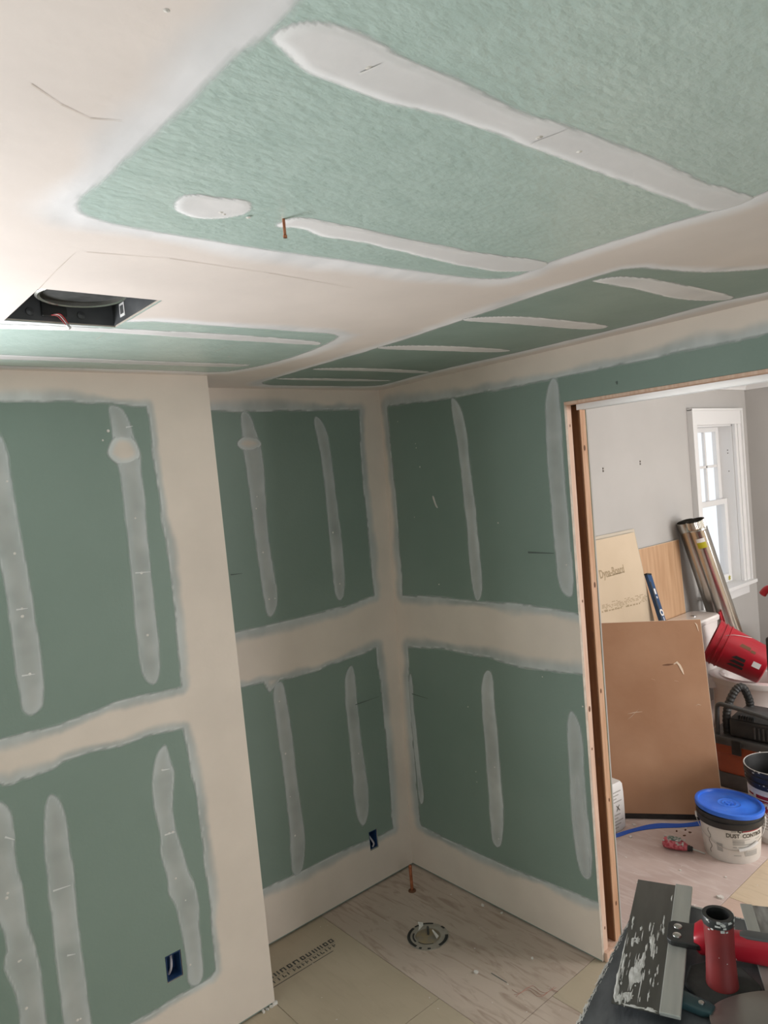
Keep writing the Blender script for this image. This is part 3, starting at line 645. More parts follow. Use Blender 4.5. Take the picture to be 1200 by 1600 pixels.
ls = thing('lower_sash', '', ''); del ls['label']; del ls['category']; ls.parent = win
bar('stile', a0, a0+.055, .012, .047, .862, 1.575, ls); bar('stile', a1-.055, a1, .012, .047, .862, 1.575, ls)
bar('rail', a0+.055, a1-.055, .012, .047, 1.53, 1.575, ls); bar('rail', a0+.055, a1-.055, .012, .047, .862, .93, ls)
box('pane', (a0+.055, .028, .93), (a1-.055, .031, 1.53), 'glass', ls)
bm = bmesh.new()
for k in range(6):
    t = 2*PI*k/6; bm_box(bm, (-.004, -.001, 0), (.004, .001, .022), Matrix.Translation((3.835, .0100, .893))@Matrix.Rotation(t, 4, 'Y'))
obj('flower_sticker', bm, 'yellow', ls)
# ------------------------------------------------------------------ things
T = Matrix.Translation
def R(a, ax): return Matrix.Rotation(a, 4, ax)
def rounded(x0, x1, y0, y1, r, n=6):
    out = []
    for cx, cy, a in ((x1-r, y1-r, 0), (x0+r, y1-r, PI/2), (x0+r, y0+r, PI), (x1-r, y0+r, 1.5*PI)):
        out += [(cx+r*math.cos(a+PI/2*k/n), cy+r*math.sin(a+PI/2*k/n)) for k in range(n+1)]
    return out
def ellipse(cx, cy, a, b, n=36): return [(cx+a*math.cos(2*PI*k/n), cy+b*math.sin(2*PI*k/n)) for k in range(n)]
def loft(bm, rings, cap0=True, cap1=True):
    vs_ = [[bm.verts.new(p) for p in r] for r in rings]; n = len(vs_[0])
    for a, b in zip(vs_, vs_[1:]):
        for i in range(n): bm.faces.new((a[i], a[(i+1) % n], b[(i+1) % n], b[i]))
    if cap0: bm.faces.new(list(reversed(vs_[0])))
    if cap1: bm.faces.new(vs_[-1])
def cyl_patch(rz, a0, a1, z0, z1, n=14, off=.0006):
    """a printed patch wrapped on a bucket whose radius at height z is rz(z)"""
    V = []; F = []
    for k in range(n+1):
        a = a0+(a1-a0)*k/n
        for z in (z0, z1): r = rz(z)+off; V.append((r*math.cos(a), r*math.sin(a), z))
    for k in range(n): F.append((2*k, 2*k+2, 2*k+3, 2*k+1))
    return V, F
def cyl_text(s, size, rz, a0, z0, stretch=1.0, off=.0012, bold=0.0):
    V, F = text_mesh(s, size, bold)
    out = []
    for x, y, _ in V:
        r = rz(z0+y)+off; a = a0 + x*stretch/r
        out.append((r*math.cos(a), r*math.sin(a), z0+y))
    return out, F
def plane_text(s, size, org, ex, ey, sx=1.0):
    V, F = text_mesh(s, size)
    return [org + ex*x*sx + ey*y for x, y, _ in V], F

# ---- exhaust fan housing in the ceiling
fx0, fx1, fy0, fy1 = FAN
fc = Vector(((fx0+fx1)/2, (fy0+fy1)/2, 2.44))
fan = thing('exhaust_fan_housing', 'dark grey metal exhaust fan box recessed in a cut-out in the ceiling', 'fan housing', fc)
for lo, hi in (((fx0+.003, fy0+.003, 2.4425), (fx0+.005, fy1-.003, 2.575)), ((fx1-.005, fy0+.003, 2.4425), (fx1-.003, fy1-.003, 2.575)),
               ((fx0+.005, fy0+.003, 2.4425), (fx1-.005, fy0+.005, 2.575)), ((fx0+.005, fy1-.005, 2.4425), (fx1-.005, fy1-.003, 2.575))):
    box('side_panel', lo, hi, 'housing', fan, world=True)
box('top_panel', (fx0, fy0, 2.575), (fx1, fy1, 2.578), 'housing', fan, world=True)
rc = onz(128, 461, 2.476)
bm = bmesh.new(); bm_lathe(bm, [(.088, 2.473), (.094, 2.471), (.099, 2.474), (.099, 2.55), (.088, 2.55), (.088, 2.473)], 48, T((rc[0], rc[1], 0)))
col_ = obj('blower_collar', bm, 'galv', fan, smooth=True, world=True)
bm = bmesh.new(); bm_lathe(bm, [(.0005, 2.482), (.088, 2.482)], 48, T((rc[0], rc[1], 0))); obj('blower_wheel', bm, 'foam', fan, world=True)
for x in (fc.x-.072, fc.x+.045):
    bm = bmesh.new(); bm_lathe(bm, [(.010, 0), (.009, .004), (.0005, .006)], 14, T((x, fy1-.005, 2.462))@R(PI/2, 'X')); obj('knockout', bm, 'housing', fan, smooth=True, world=True)
box('junction_cover', (fc.x-.048, fy1-.016, 2.452), (fc.x+.010, fy1-.006, 2.500), 'black', fan, .003, world=True)
box('rating_label', (fx1-.0065, fy1-.085, 2.452), (fx1-.0052, fy1-.055, 2.484), 'label', fan, world=True)
box('rating_label', (fx1-.0072, fy1-.080, 2.458), (fx1-.0066, fy1-.060, 2.478), 'grey_dark', fan, world=True)
p0 = onz(62, 470, 2.50); p1 = onz(75, 492, 2.462); p2 = onz(92, 494, 2.448); p3 = onz(105, 508, 2.425)
for k, m_ in enumerate(('wire_red', 'wire_pink', 'wire_red')):
    d = np.array((.004*(k-1), .003*(k-1), .002*k)); bm = bmesh.new()
    bm_tube(bm, smooth_path([p0+d, (p0+p1)/2+d*2+(0,0,.004), p1+d, p2+d*1.5, p3+d]), .0013, 8); obj('wire', bm, m_, fan, smooth=True, world=True)
bm = bmesh.new(); bm_tube(bm, [p3-(p3-p2)*.15, p3+(p3-p2)*.35], .0040, 6); obj('connector', bm, 'label', fan, world=True)

# ---- copper stubs
b0 = onz(443, 342, H); bm = bmesh.new(); bm_lathe(bm, [(.0024, -.026), (.0024, .004)], 14, cap0=True, cap1=True)
bm_lathe(bm, [(.0034, -.031), (.0034, -.027), (.0024, -.0265)], 14, cap0=True)
o = tag(obj('copper_tube_stub', bm, 'copper', smooth=True), 'short thin copper stub hanging from the green ceiling board', 'pipe stub'); o.location = b0
cs = thing('copper_pipe_stub', 'upright capped copper pipe stub rising from the floor by the inner wall corner', 'pipe stub', (-.162, -.169, 0))
bm = bmesh.new(); bm_lathe(bm, [(.0075, 0), (.0075, .112), (.0065, .114)], 18, cap1=True); obj('pipe', bm, 'copper', cs, smooth=True)
bm = bmesh.new(); bm_lathe(bm, [(.0085, .112), (.0085, .124), (.005, .129), (.0005, .130)], 18); obj('cap', bm, 'copper', cs, smooth=True)
bm = bmesh.new(); bm_lathe(bm, [(.019, 0), (.018, .004), (.010, .006), (.0076, .006)], 20); obj('escutcheon', bm, 'knot', cs, smooth=True)

# ---- closet flange
cf = thing('closet_flange', 'round toilet flange set in the floor with dark bolt slots and tan plug', 'toilet flange', (-.352, -.475, 0))
bm = bmesh.new(); bm_lathe(bm, [(.091, .0), (.091, .004), (.055, .005), (.055, .0)], 48)
obj('ring', bm, mat('flange_grey', (.33, .29, .24), (.40, .36, .31), scale=25, rough=.6), cf, smooth=True)
def arc(name, r0, r1, a0, a1, z, m, par, n=14):
    V = []; 
    for k in range(n+1):
        a = a0+(a1-a0)*k/n; V += [(r0*math.cos(a), r0*math.sin(a), z), (r1*math.cos(a), r1*math.sin(a), z)]
    return pymesh(name, V, [(2*k, 2*k+1, 2*k+3, 2*k+2) for k in range(n)], m, par)
D = math.radians
for r0, r1, a0, a1 in ((.077, .090, 95, 190), (.081, .090, 30, 88), (.075, .088, 262, 318), (.060, .068, 118, 172), (.080, .090, 348, 362), (.080, .090, 225, 234), (.055, .059, 180, 250), (.080, .092, 200, 208)):
    arc('bolt_slot', r0, r1, D(a0), D(a1), .0056, 'black', cf)
bm = bmesh.new(); bm_lathe(bm, [(.0005, .003), (.052, .003), (.055, .001)], 32)
obj('wax_plug', bm, mat('ochre_wax', (.36, .27, .15), (.25, .22, .18), scale=18, rough=.7), cf, smooth=True)
def scrap(verts, par, nm='paper_scrap', m='crumb'): return pymesh(nm, verts, [tuple(range(len(verts)))], m, par)
scrap([(.010,-.045,.006),(.028,-.040,.008),(.020,-.012,.030),(.014,-.014,.028)], cf); scrap([(-.005,.055,.006),(.030,.060,.010),(.045,.078,.030),(.034,.066,.020),(.016,.080,.026),(.012,.068,.014)], cf)
box('bolt', (.004, .002, .004), (.012, .010, .040), 'grey_dark', cf, .001)

# ---- electrical boxes in the walls
def wall_box(label, pl, hole, lean, cables):
    u0, u1, v0, v1 = hole; c = pl.P((u0+u1)/2, v0, 0)
    t = thing('outlet_box', label, 'outlet box', tuple(c))
    f = .0022; dpt = .062
    def pl_box(nm, a0, a1, b0, b1, h0, h1, m):
        bm = bmesh.new(); V = [bm.verts.new(pl.P(a, b, h)) for h in (h0, h1) for a, b in ((a0,b0),(a1,b0),(a1,b1),(a0,b1))]
        for f_ in ((0,1,2,3),(4,5,6,7),(0,1,5,4),(1,2,6,5),(2,3,7,6),(3,0,4,7)): bm.faces.new([V[i] for i in f_])
        return obj(nm, bm, m, t, world=True)
    e = .003
    pl_box('side', u0+e, u0+e+f, v0+e, v1-e, -dpt, -.002, 'blue_box'); pl_box('side', u1-e-f, u1-e, v0+e, v1-e, -dpt, -.002, 'blue_box')
    pl_box('side', u0+e+f, u1-e-f, v0+e, v0+e+f, -dpt, -.002, 'blue_box'); pl_box('side', u0+e+f, u1-e-f, v1-e-f, v1-e, -dpt, -.002, 'blue_box')
    pl_box('back', u0+e, u1-e, v0+e, v1-e, -dpt-f, -dpt, 'blue_box')
    for pts in cables:
        bm = bmesh.new(); bm_tube(bm, smooth_path([pl.P(u0+(u1-u0)*a, v0+(v1-v0)*b, h) for a, b, h in pts]), .0045, 8); obj('cable', bm, 'cable', t, smooth=True, world=True)
    return t
wall_box('blue electrical box with a grey cable in the wide box-out wall', W_LEFT, OUT_L, LEAN_L, [[(.62,.93,-.045),(.55,.7,-.03),(.40,.4,-.016),(.32,.12,-.03)]])
wall_box('small blue electrical box low in the alcove back wall', W_BACK, OUT_B, LEAN_B, [[(.3,.9,-.04),(.35,.6,-.02),(.6,.25,-.008),(.5,.06,-.012)]])

# ---- step stand, hawk and knives in the foreground
HZ = 1.243
HC = np.array((-1.388, -2.292)); HA = math.radians(15.2)
st = thing('step_stand', 'narrow grey folding stand carrying the upturned plaster hawk', 'stand', (HC[0], HC[1], 0), HA)
bm = bmesh.new(); bm_prism(bm, rounded(-.13, .13, -.12, .12, .02), HZ-.0335, HZ-.0035); obj('top', bm, 'grey_dark', st, .003)
for sx in (-1, 1):
    for sy in (-1, 1):
        bm = bmesh.new(); bm_tube(bm, [(sx*.10, sy*.09, HZ-.033), (sx*.14, sy*.20, .0)], .011, 10); obj('leg', bm, 'spine', st, smooth=True)
for zz in (.35, .75):
    for sy in (-1, 1):
        k = 1-zz/(HZ-.033); bm = bmesh.new(); bm_tube(bm, [(-.10-.04*k, sy*(.09+.11*k), zz), (.10+.04*k, sy*(.09+.11*k), zz)], .008, 8); obj('crossbar', bm, 'spine', st, smooth=True)
hk = thing('plaster_hawk', 'upturned plaster hawk with dark square plate and upright red tube handle', 'hawk', (HC[0], HC[1], HZ), HA)
bm = bmesh.new(); bm_prism(bm, rounded(-.170, .182, -.160, .158, .012, 4), -.003, 0); obj('plate', bm, 'hawk', hk, .0008)
bm = bmesh.new()
for k in range(150):     # crusted compound along the plate's edge
    x = random.uniform(-.168, .175); s = random.uniform(.0003, .0009)
    bm_box(bm, (-s*7, -s*.6, -s*.4), (s*7, s*.6, s*.35), T((x, .1565+random.uniform(-.002, .0025), .0))@R(random.uniform(-.3,.3), 'Z'))
for k in range(30):
    s = random.uniform(.0012, .003); bm_box(bm, (-s*.6, -s*1.6, -s*.4), (s*.6, s*1.6, s*.35), T((.179, random.uniform(-.1, .155), 0)))
stuff(obj('dried_compound', bm, 'dried', hk))
bm = bmesh.new(); oc = [(.051*math.cos(PI/8+k*PI/4), .051*math.sin(PI/8+k*PI/4)) for k in range(8)]
bm_prism(bm, oc, .0, .0075, T((.003, .002, 0))); obj('foam_pad', bm, 'foam', hk, .003)
hd = obj('handle', (lambda b: (bm_lathe(b, [(.0215, .0070), (.0205, .020), (.0190, .055), (.0195, .088), (.0205, .105), (.0195, .1075), (.0160, .1075), (.0155, .055), (.0005, .053)], 36, T((.003, .002, 0))), b)[1])(bmesh.new()), 'red_dull', hk, smooth=True)
bm = bmesh.new(); bm_lathe(bm, [(.0207, .097), (.0211, .1065), (.0203, .1085), (.0150, .1085), (.0147, .062), (.0005, .061)], 36, T((.003, .002, 0))); obj('end_ring', bm, 'black', hd, smooth=True)
bm = bmesh.new()
for k in range(46):
    a = random.uniform(2.6, 5.6); z = .1075 - abs(random.gauss(0, .006)); s = random.uniform(.0008, .0026)
    if random.random() < .12: z = random.uniform(.03, .10); s *= .6
    bm_box(bm, (-s*.3, -s, -s*.6), (s*.3, s, s*.6), T((.003, .002, 0))@R(a, 'Z')@T((.0205, 0, z)))
stuff(obj('dried_compound', bm, 'dried', hd))

def knife_frame(px, z, ang): return (*onz(px[0], px[1], z)[:2], z), ang
# wide taping knife
loc, ang = knife_frame((955, 1568), 1.2590, math.radians(23.5))
kn = thing('taping_knife', 'wide taping knife with mud-streaked dark blade and red and black handle', 'taping knife', loc, ang)
bm = bmesh.new(); bm_box(bm, (0, -.066, 0), (.312, 0, .0009)); bl = obj('blade', bm, 'blade', kn)
bm = bmesh.new(); bm_box(bm, (.0, -.088, -.0012), (.312, -.0615, .0042)); obj('spine', bm, 'spine', kn, .0012)
def smear(par, polys, z, seed):
    rnd = random.Random(seed); V = []; F = []
    for (cx, cy, lx, ly) in polys:
        n = 16; i0 = len(V)
        V.append((cx, cy, z+.0007))
        for k in range(n):
            a = 2*PI*k/n; q = rnd.uniform(.45, 1.15)
            V.append((cx+lx*math.cos(a)*q, cy+ly*math.sin(a)*q, z))
        for k in range(n): F.append((i0, i0+1+k, i0+1+(k+1) % n))
    o_ = pymesh('dried_compound', V, F, 'dried', par); return stuff(o_)
rs_ = random.Random(4)
sm = [(rs_.uniform(.01, .2)**1.0, -rs_.uniform(.002, .055), rs_.uniform(.002, .016), rs_.uniform(.0004, .0016)) for _ in range(45)] + [(.075, -.026, .040, .007), (.060, -.021, .028, .006), (.100, -.030, .022, .004), (.020, -.003, .022, .004), (.045, -.002, .03, .003), (.012, -.010, .012, .006), (.02, -.02, .012, .008), (.085, -.005, .03, .0022),
      (.150, -.038, .020, .004), (.135, -.041, .022, .003), (.118, -.044, .014, .0018), (.165, -.046, .012, .0016), (.13, -.047, .012, .0012), (.145, -.018, .010, .005), (.14, -.012, .012, .003), (.205, -.051, .020, .0016), (.175, -.020, .007, .002),
      (.05, -.033, .04, .0012), (.03, -.045, .012, .0016), (.06, -.045, .010, .0012), (.075, -.05, .006, .001), (.004, -.05, .004, .010), (.003, -.03, .003, .018), (.27, -.058, .012, .001), (.11, -.0015, .05, .0014)]
smear(bl, sm, .0011, 5)
hx = .168
bm = bmesh.new(); bm_prism(bm, rounded(hx-.026, hx+.026, -.112, -.060, .010, 4), .0043, .0125); br = obj('bracket', bm, 'black', kn, .0015)
for dx in (-.011, .011):
    bm = bmesh.new(); bm_lathe(bm, [(.0062, .0125), (.0058, .0140), (.003, .0146), (.0005, .0146)], 20, T((hx+dx, -.074, 0))); obj('rivet', bm, 'steel', br, smooth=True)
def hsec(y, wx, z0, z1): return [(hx+wx*c, y, (z0+z1)/2+(z1-z0)/2*s_) for c, s_ in [(math.copysign(abs(math.cos(t))**.6, math.cos(t)), math.copysign(abs(math.sin(t))**.6, math.sin(t))) for t in np.linspace(0, 2*PI, 25)[:-1]]]
bm = bmesh.new(); loft(bm, [hsec(-.098, .020, -.002, .022), hsec(-.106, .025, -.0083, .028), hsec(-.120, .024, -.0083, .030), hsec(-.150, .016, -.0112, .026), hsec(-.19, .016, -.0112, .028), hsec(-.225, .019, -.0112, .030), hsec(-.245, .018, -.0112, .028), hsec(-.250, .013, -.009, .024)])
hh = obj('handle', bm, 'red', kn, smooth=True)
bm = bmesh.new(); loft(bm, [hsec(-.160, .006, .0225, .0275), hsec(-.170, .010, .0225, .0292), hsec(-.215, .011, .0225, .0306), hsec(-.228, .007, .0225, .0302)]); obj('grip_inset', bm, 'grey_dark', hh, smooth=True)
bm = bmesh.new(); loft(bm, [hsec(-.2455, .0185, -.0112, .0285), hsec(-.262, .0175, -.011, .027), hsec(-.268, .012, .005, .022)]); obj('end_cap', bm, 'black', hh, smooth=True)
# second knife, smeared, lying flat on the hawk
a_ = onz(1180, 1548, HZ+.006); b_ = onz(1148.7, 1431, HZ+.006); d_ = b_-a_; ang2 = math.atan2(d_[1], d_[0])
k2 = thing('taping_knife', 'plain taping knife lying flat with compound smeared over its grey blade', 'taping knife', (a_[0]+.013*math.sin(ang2), a_[1]-.013*math.cos(ang2), HZ+.0016), ang2)
L2 = .255; s0 = -.045
bm = bmesh.new(); bm_box(bm, (s0, -.018, -.0012), (s0+L2, 0, .0030)); obj('spine', bm, 'spine', k2, .001)
bm = bmesh.new(); bm_box(bm, (s0, -.085, 0), (s0+L2, -.018, .0009)); b2 = obj('blade', bm, 'smeared', k2)
smear(b2, [(s0+.04+.03*i, -.03-.012*(i % 4), .03, .003+.002*(i % 3)) for i in range(8)], .0011, 9)
# putty knife with teal handle
pz = HZ+.0085
pts = [onz(u, v_, pz) for u, v_ in ((1108,1588),(1111,1576),(1118,1568),(1134,1560),(1160,1552),(1200,1547),(1245,1552),(1285,1580),(1290,1640),(1230,1680),(1150,1660),(1120,1620),(1110,1598))]
cc = np.mean(pts, 0)
pk = thing('putty_knife', 'putty knife with a rounded plain grey blade and dark teal handle', 'putty knife', (cc[0], cc[1], pz))
bm = bmesh.new(); bm_prism(bm, chaikin([(p[0]-cc[0], p[1]-cc[1]) for p in pts], 2), -.0005, .0005); obj('blade', bm, 'grey_blade', pk)
t0, t1 = onz(1107, 1577, pz), onz(1066, 1560, pz); dv = (t1-t0)/np.linalg.norm(t1-t0); nv = np.array((-dv[1], dv[0], 0))
def tsec(s_, wd, z0, z1): return [tuple(t0+dv*s_+nv*wd*c + np.array((0, 0, (z0+z1)/2+(z1-z0)/2*q)) - cc*np.array((1,1,0)) - np.array((0,0,pz))) for c, q in [(math.copysign(abs(math.cos(t))**.5, math.cos(t)), math.copysign(abs(math.sin(t))**.5, math.sin(t))) for t in np.linspace(0, 2*PI, 21)[:-1]]]
bm = bmesh.new(); loft(bm, [tsec(-.006, .0085, -.004, .004), tsec(.004, .0125, -.007, .0048), tsec(.05, .0125, -.0084, .0062), tsec(.085, .012, -.0084, .0055), tsec(.095, .008, -.006, .002)]); th = obj('handle', bm, 'teal', pk, smooth=True)
q = t0+dv*.009; bm = bmesh.new(); bm_lathe(bm, [(.0038, .0050), (.0036, .0062), (.0005, .0064)], 18, T((q[0]-cc[0], q[1]-cc[1], 0))); obj('rivet', bm, 'steel', th, smooth=True)

# ------------------------------------------------------------------ things in the room beyond
def leaning_sheet(name, label, cat, B0, tdir, width, back, rise, thick, material, edge=None, x0=0.0):
    """sheet whose lower edge runs from B0 along tdir; it leans by `back` metres over a rise of `rise`"""
    tdir = np.array((tdir[0], tdir[1], 0.0)); tdir /= np.linalg.norm(tdir); nb = np.array((-tdir[1], tdir[0], 0))
    up = nb*back + np.array((0, 0, rise)); Ln = np.linalg.norm(up); up /= Ln; nn = np.cross(tdir, up)
    t = thing(name, label, cat, tuple(B0))
    Mx = Matrix(((tdir[0], up[0], nn[0], 0), (tdir[1], up[1], nn[1], 0), (tdir[2], up[2], nn[2], 0), (0, 0, 0, 1)))
    t.matrix_basis = T(tuple(B0))@Mx
    bm = bmesh.new(); bm_box(bm, (x0, 0, -thick), (x0+width, Ln, 0)); p = obj('panel', bm, material, t, .001)
    if edge:
        bm = bmesh.new(); bm_box(bm, (x0, Ln, -thick), (x0+width, Ln+.002, 0)); bm_box(bm, (x0+width, 0, -thick), (x0+width+.002, Ln, 0)); obj('cut_edge', bm, edge, t)
    return t, tdir, up, nn, Ln
def local_px(B0, tdir, up, nn, px):
    P = hit(px[0], px[1], nn, nn@np.array(B0)) - np.array(B0); return P@tdir, P@up
# hardboard panel
HBZ = .036
B0 = onz(975, 1270.6, HBZ); B1 = onz(1093, 1273, HBZ); td = (B1-B0)[:2]; td /= np.linalg.norm(td)
Rb = onz(1131, 1273.8, HBZ); nbv = np.array((-td[1], td[0], 0))
if nbv@FWD < 0: nbv = -nbv
nrm = np.array((td[0], td[1], 0)); Pt = hit(1094, 968, nrm, nrm@Rb) - Rb
back, rise = float(Pt@nbv), float(Pt[2])
bk_y = lambda z: -.335 + (.245/1.475)*z              # front face of the tan board it leans on
wid = float(((bk_y(HBZ+rise) - .0045) - (Rb + nbv*back)[1])/(-td[1]))
Bs = Rb - np.array((td[0], td[1], 0))*wid
# tdir x up must face the camera: keep tdir pointing right in the picture
hb, ht, hu, hn, hL = leaning_sheet('hardboard_panel', 'large brown hardboard panel leaning with a torn scratch near its middle', 'board', (Bs[0], Bs[1], HBZ), td, wid, back, rise, .006, 'hardboard', 'torn')
def hb_strip(pts, wd, nm, m):
    L_ = [local_px(Bs, ht, hu, hn, p) for p in pts]; V = []; F = []
    for i, (x, y) in enumerate(L_):
        a = np.array(L_[max(i-1, 0)]); b = np.array(L_[min(i+1, len(L_)-1)]); t_ = (b-a)/np.linalg.norm(b-a); w_ = wd*(1 if 0 < i < len(L_)-1 else .3)
        V += [(x-t_[1]*w_, y+t_[0]*w_, .0008), (x+t_[1]*w_, y-t_[0]*w_, .0020)]
    for i in range(len(L_)-1): F.append((2*i, 2*i+1, 2*i+3, 2*i+2))
    return pymesh(nm, V, F, m, hb)
cq = lambda p: crop(880, 940, 3.478, p)
hb_strip(cq([(600,340),(618,330),(632,345),(645,370),(655,395)]), .006, 'torn_fibre', 'torn')
hb_strip(cq([(540,345),(570,343),(600,340)]), .005, 'gouge', 'knot')
hb_strip(cq([(715,115),(725,125),(735,160)]), .003, 'torn_fibre', 'torn')
hb_strip(cq([(350,610),(390,602),(430,598)]), .0016, 'scuff', 'torn'); hb_strip(cq([(350,640),(370,625),(410,585)]), .0012, 'scuff', 'torn'); hb_strip(cq([(720,565),(735,558),(750,563)]), .0014, 'scuff', 'torn'); hb_strip(cq([(605,430),(625,433)]), .0014, 'scuff', 'torn'); hb_strip(cq([(480,420),(500,426)]), .0010, 'scuff', 'torn')
oc_ = Bs + np.array((td[0], td[1], 0))*.04 + nbv*.012  # black strip added for the shadow under the panel's foot
place(tag(box('hardboard_shadow_strip', (0, 0, 0), (wid-.10, .05, .0355), 'black', None, .002, T((oc_[0], oc_[1], 0))@R(math.atan2(td[1], td[0]), 'Z')), 'added dark strip for the shadow under the foot of the hardboard panel', 'shadow_strip'), (oc_[0], oc_[1], 0))
# backer boards
bkB = np.array((.985, -.335, 0.0))
for k in (0, 1):
    if k == 0:
        bk, bt, bu, bn, bL = leaning_sheet('backer_board', 'tan backer board with faded printing leaning behind the hardboard panel', 'board', tuple(bkB), (1, 0), 1.214, .245, 1.475, .012, 'backer', 'edge_grey')
    else:
        leaning_sheet('backer_board', 'grey-edged board tucked right behind the printed tan backer board', 'board', (1.015, -.312, 0), (1, 0), 1.214, .241, 1.495, .008, 'edge_grey', 'edge_grey')
def on_bk(px): return local_px(bkB, bt, bu, bn, px)
def bk_text(s, p, q, size_frac=1.0, m='ink_faded'):
    a = np.array(on_bk(p)); b = np.array(on_bk(q)); V, F = text_mesh(s, .05, .0012); xs = [v[0] for v in V]; sc = (b-a)[0]/(max(xs)-min(xs))
    return pymesh('printed_text', [(a[0]+(v[0]-min(xs))*sc, a[1]+v[1]*sc*size_frac+(b-a)[1]*(v[0]-min(xs))*sc/(b-a)[0], .0008) for v in V], F, m, bk)
bk_text('Dyna-Board', (938, 904), (976, 894), 1.25)
V = []; F = []
def bar_px(a, b, hgt, pl_uv):
    (x0, y0), (x1, y1) = pl_uv(a), pl_uv(b); i = len(V); V.extend([(x0, y0, .0008), (x1, y1, .0008), (x1, y1+hgt, .0008), (x0, y0+hgt, .0008)]); F.append((i, i+1, i+2, i+3))
bar_px((948.5, 902), (975, 894.3), .006, on_bk)
rn = random.Random(3)
for r in range(7):
    y0 = 944.5+r*2.2; x = 940.5
    while x < 1009:
        wd = rn.uniform(1.5, 6)
        if rn.random() < .72 and not (r < 1 and x < 955): bar_px((x, y0-(x-940)*.235), (x+wd, y0-(x+wd-940)*.235), .009 if r == 6 else .0042, on_bk)
        x += wd+rn.uniform(.6, 2.2)
stuff(pymesh('printed_text', V, F, 'ink_faded', bk))
# plywood sheet
leaning_sheet('plywood_sheet', 'bare plywood sheet standing upright against the painted wall', 'board', (2.225, -.118, 0), (1, 0), .60, .035, 1.345, .012, 'ply', 'ply_edge')
# spirit level
lt, lb = ony(1012.5, 899, -.145), ony(1034, 968, -.255); lv = lb-lt; lv /= np.linalg.norm(lv); Lb = lt + lv*(lt[2]/-lv[2]); Lb[2] += .004
lup = -lv; lx = np.cross((0, -1, 0), lup); lx /= np.linalg.norm(lx); lx = -lx if lx[0] < 0 else lx; ln = np.cross(lx, lup)
sl = thing('spirit_level', 'blue box-beam spirit level leaning beside the tan backer board', 'spirit level', tuple(Lb))
sl.matrix_basis = T(tuple(Lb))@Matrix(((lx[0], lup[0], ln[0], 0), (lx[1], lup[1], ln[1], 0), (lx[2], lup[2], ln[2], 0), (0, 0, 0, 1)))
LL_ = float(np.linalg.norm(lt-Lb))
box('beam', (-.030, 0, -.012), (.030, LL_, .012), 'blue_level', sl, .003); box('end_cap', (-.031, LL_, -.013), (.031, LL_+.012, .013), 'black', sl, .003)
box('groove', (-.030, .02, .0121), (-.016, LL_-.05, .0135), 'black', sl)
for yy in (LL_-.27, LL_-.62):
    bm = bmesh.new(); bm_lathe(bm, [(.024, .012), (.024, .0145), (.013, .0145), (.013, .012)], 24, T((.002, yy, 0))); obj('vial_ring', bm, 'label', sl, smooth=True)
box('mark', (-.008, LL_-.14, .0121), (.012, LL_-.10, .0130), 'label', sl); box('mark', (.004, LL_-.45, .0121), (.012, LL_-.30, .0128), 'label', sl); box('mark', (-.002, LL_-.17, .0121), (.010, LL_-.155, .0128), 'label', sl)
# ducts
def duct(label, top, mid, r, crimp):
    top, mid = np.array(top), np.array(mid); dv = (mid-top)/np.linalg.norm(mid-top)
    foot = top + dv*((top[2]-r*.35)/-dv[2]); Ln = np.linalg.norm(foot-top)
    up = Vector(-dv); t = thing('duct_pipe', label, 'duct pipe', tuple(foot)); t.matrix_basis = T(tuple(foot))@up.to_track_quat('Z', 'Y').to_matrix().to_4x4()
    bm = bmesh.new(); bm_lathe(bm, [(r-.002, 0), (r, 0), (r, Ln-.075), (r*1.02, Ln-.073), (r*1.02, Ln-.066), (r, Ln-.064)] + ([(r, Ln), (r-.002, Ln), (r-.002, 0)] if not crimp else [(r, Ln-.062), (r-.002, Ln-.062), (r-.002, 0)]), 40)
    obj('tube', bm, 'galv', t, smooth=True)
    if crimp:
        bm = bmesh.new(); n = 72; prev = None
        for z, s_ in ((Ln-.062, 0), (Ln-.05, 1), (Ln, 1)):
            ring = [bm.verts.new(((r-.003+.0035*s_*(k % 2)*1.0)*math.cos(2*PI*k/n), (r-.003+.0035*s_*(k % 2))*math.sin(2*PI*k/n), z)) for k in range(n)]
            if prev:
                for k in range(n): bm.faces.new((prev[k], prev[(k+1) % n], ring[(k+1) % n], ring[k]))
            prev = ring
        obj('crimped_end', bm, 'galv', t)
    bm = bmesh.new(); bm_box(bm, (r*.985, -.004, 0), (r*1.02, .004, Ln-.08)); obj('seam', bm, 'galv', t)
    return t, r, Ln, dv
dA = duct('galvanised duct pipe leaning against the wall next to the plywood', ony(1071, 815, -.128), ony(1113, 940, -.210), .065, False)
dB = duct('galvanised duct pipe with crimped end and yellow sticker leaning by the window', ony(1086, 813, -.239), ony(1132, 948, -.330), .065, True)
t, r, Ln, dv = dB
ci = t.matrix_basis.inverted()@Vector(CAM); a0 = math.atan2(ci.y, ci.x)
for m_, z0, z1, w_ in (('label', Ln-.155, Ln-.125, .45), ('yellow', Ln-.20, Ln-.155, .50)):
    V, F = cyl_patch(lambda z: r, a0-.15-w_, a0-.15+w_, z0, z1, off=.0015); pymesh('sticker', V, F, m_, t)
def rod(name, label, cat, p, q, r, m):
    p, q = np.array(p), np.array(q); dv = (q-p)/np.linalg.norm(q-p); foot = p+dv*(p[2]/-dv[2])
    bm = bmesh.new(); bm_tube(bm, [foot, p], r, 10); return place(tag(obj(name, bm, m, smooth=True), label, cat), foot)
rod('red_pole', 'thin red pole leaning between the two duct pipes', 'pole', ony(1124.2, 956, -.3225), ony(1136, 1000, -.344), .0095, 'red')
rod('black_rod', 'thin black rod leaning along the crimped duct pipe', 'rod', ony(1117.5, 878, -.291), ony(1150, 986, -.341), .006, 'black')

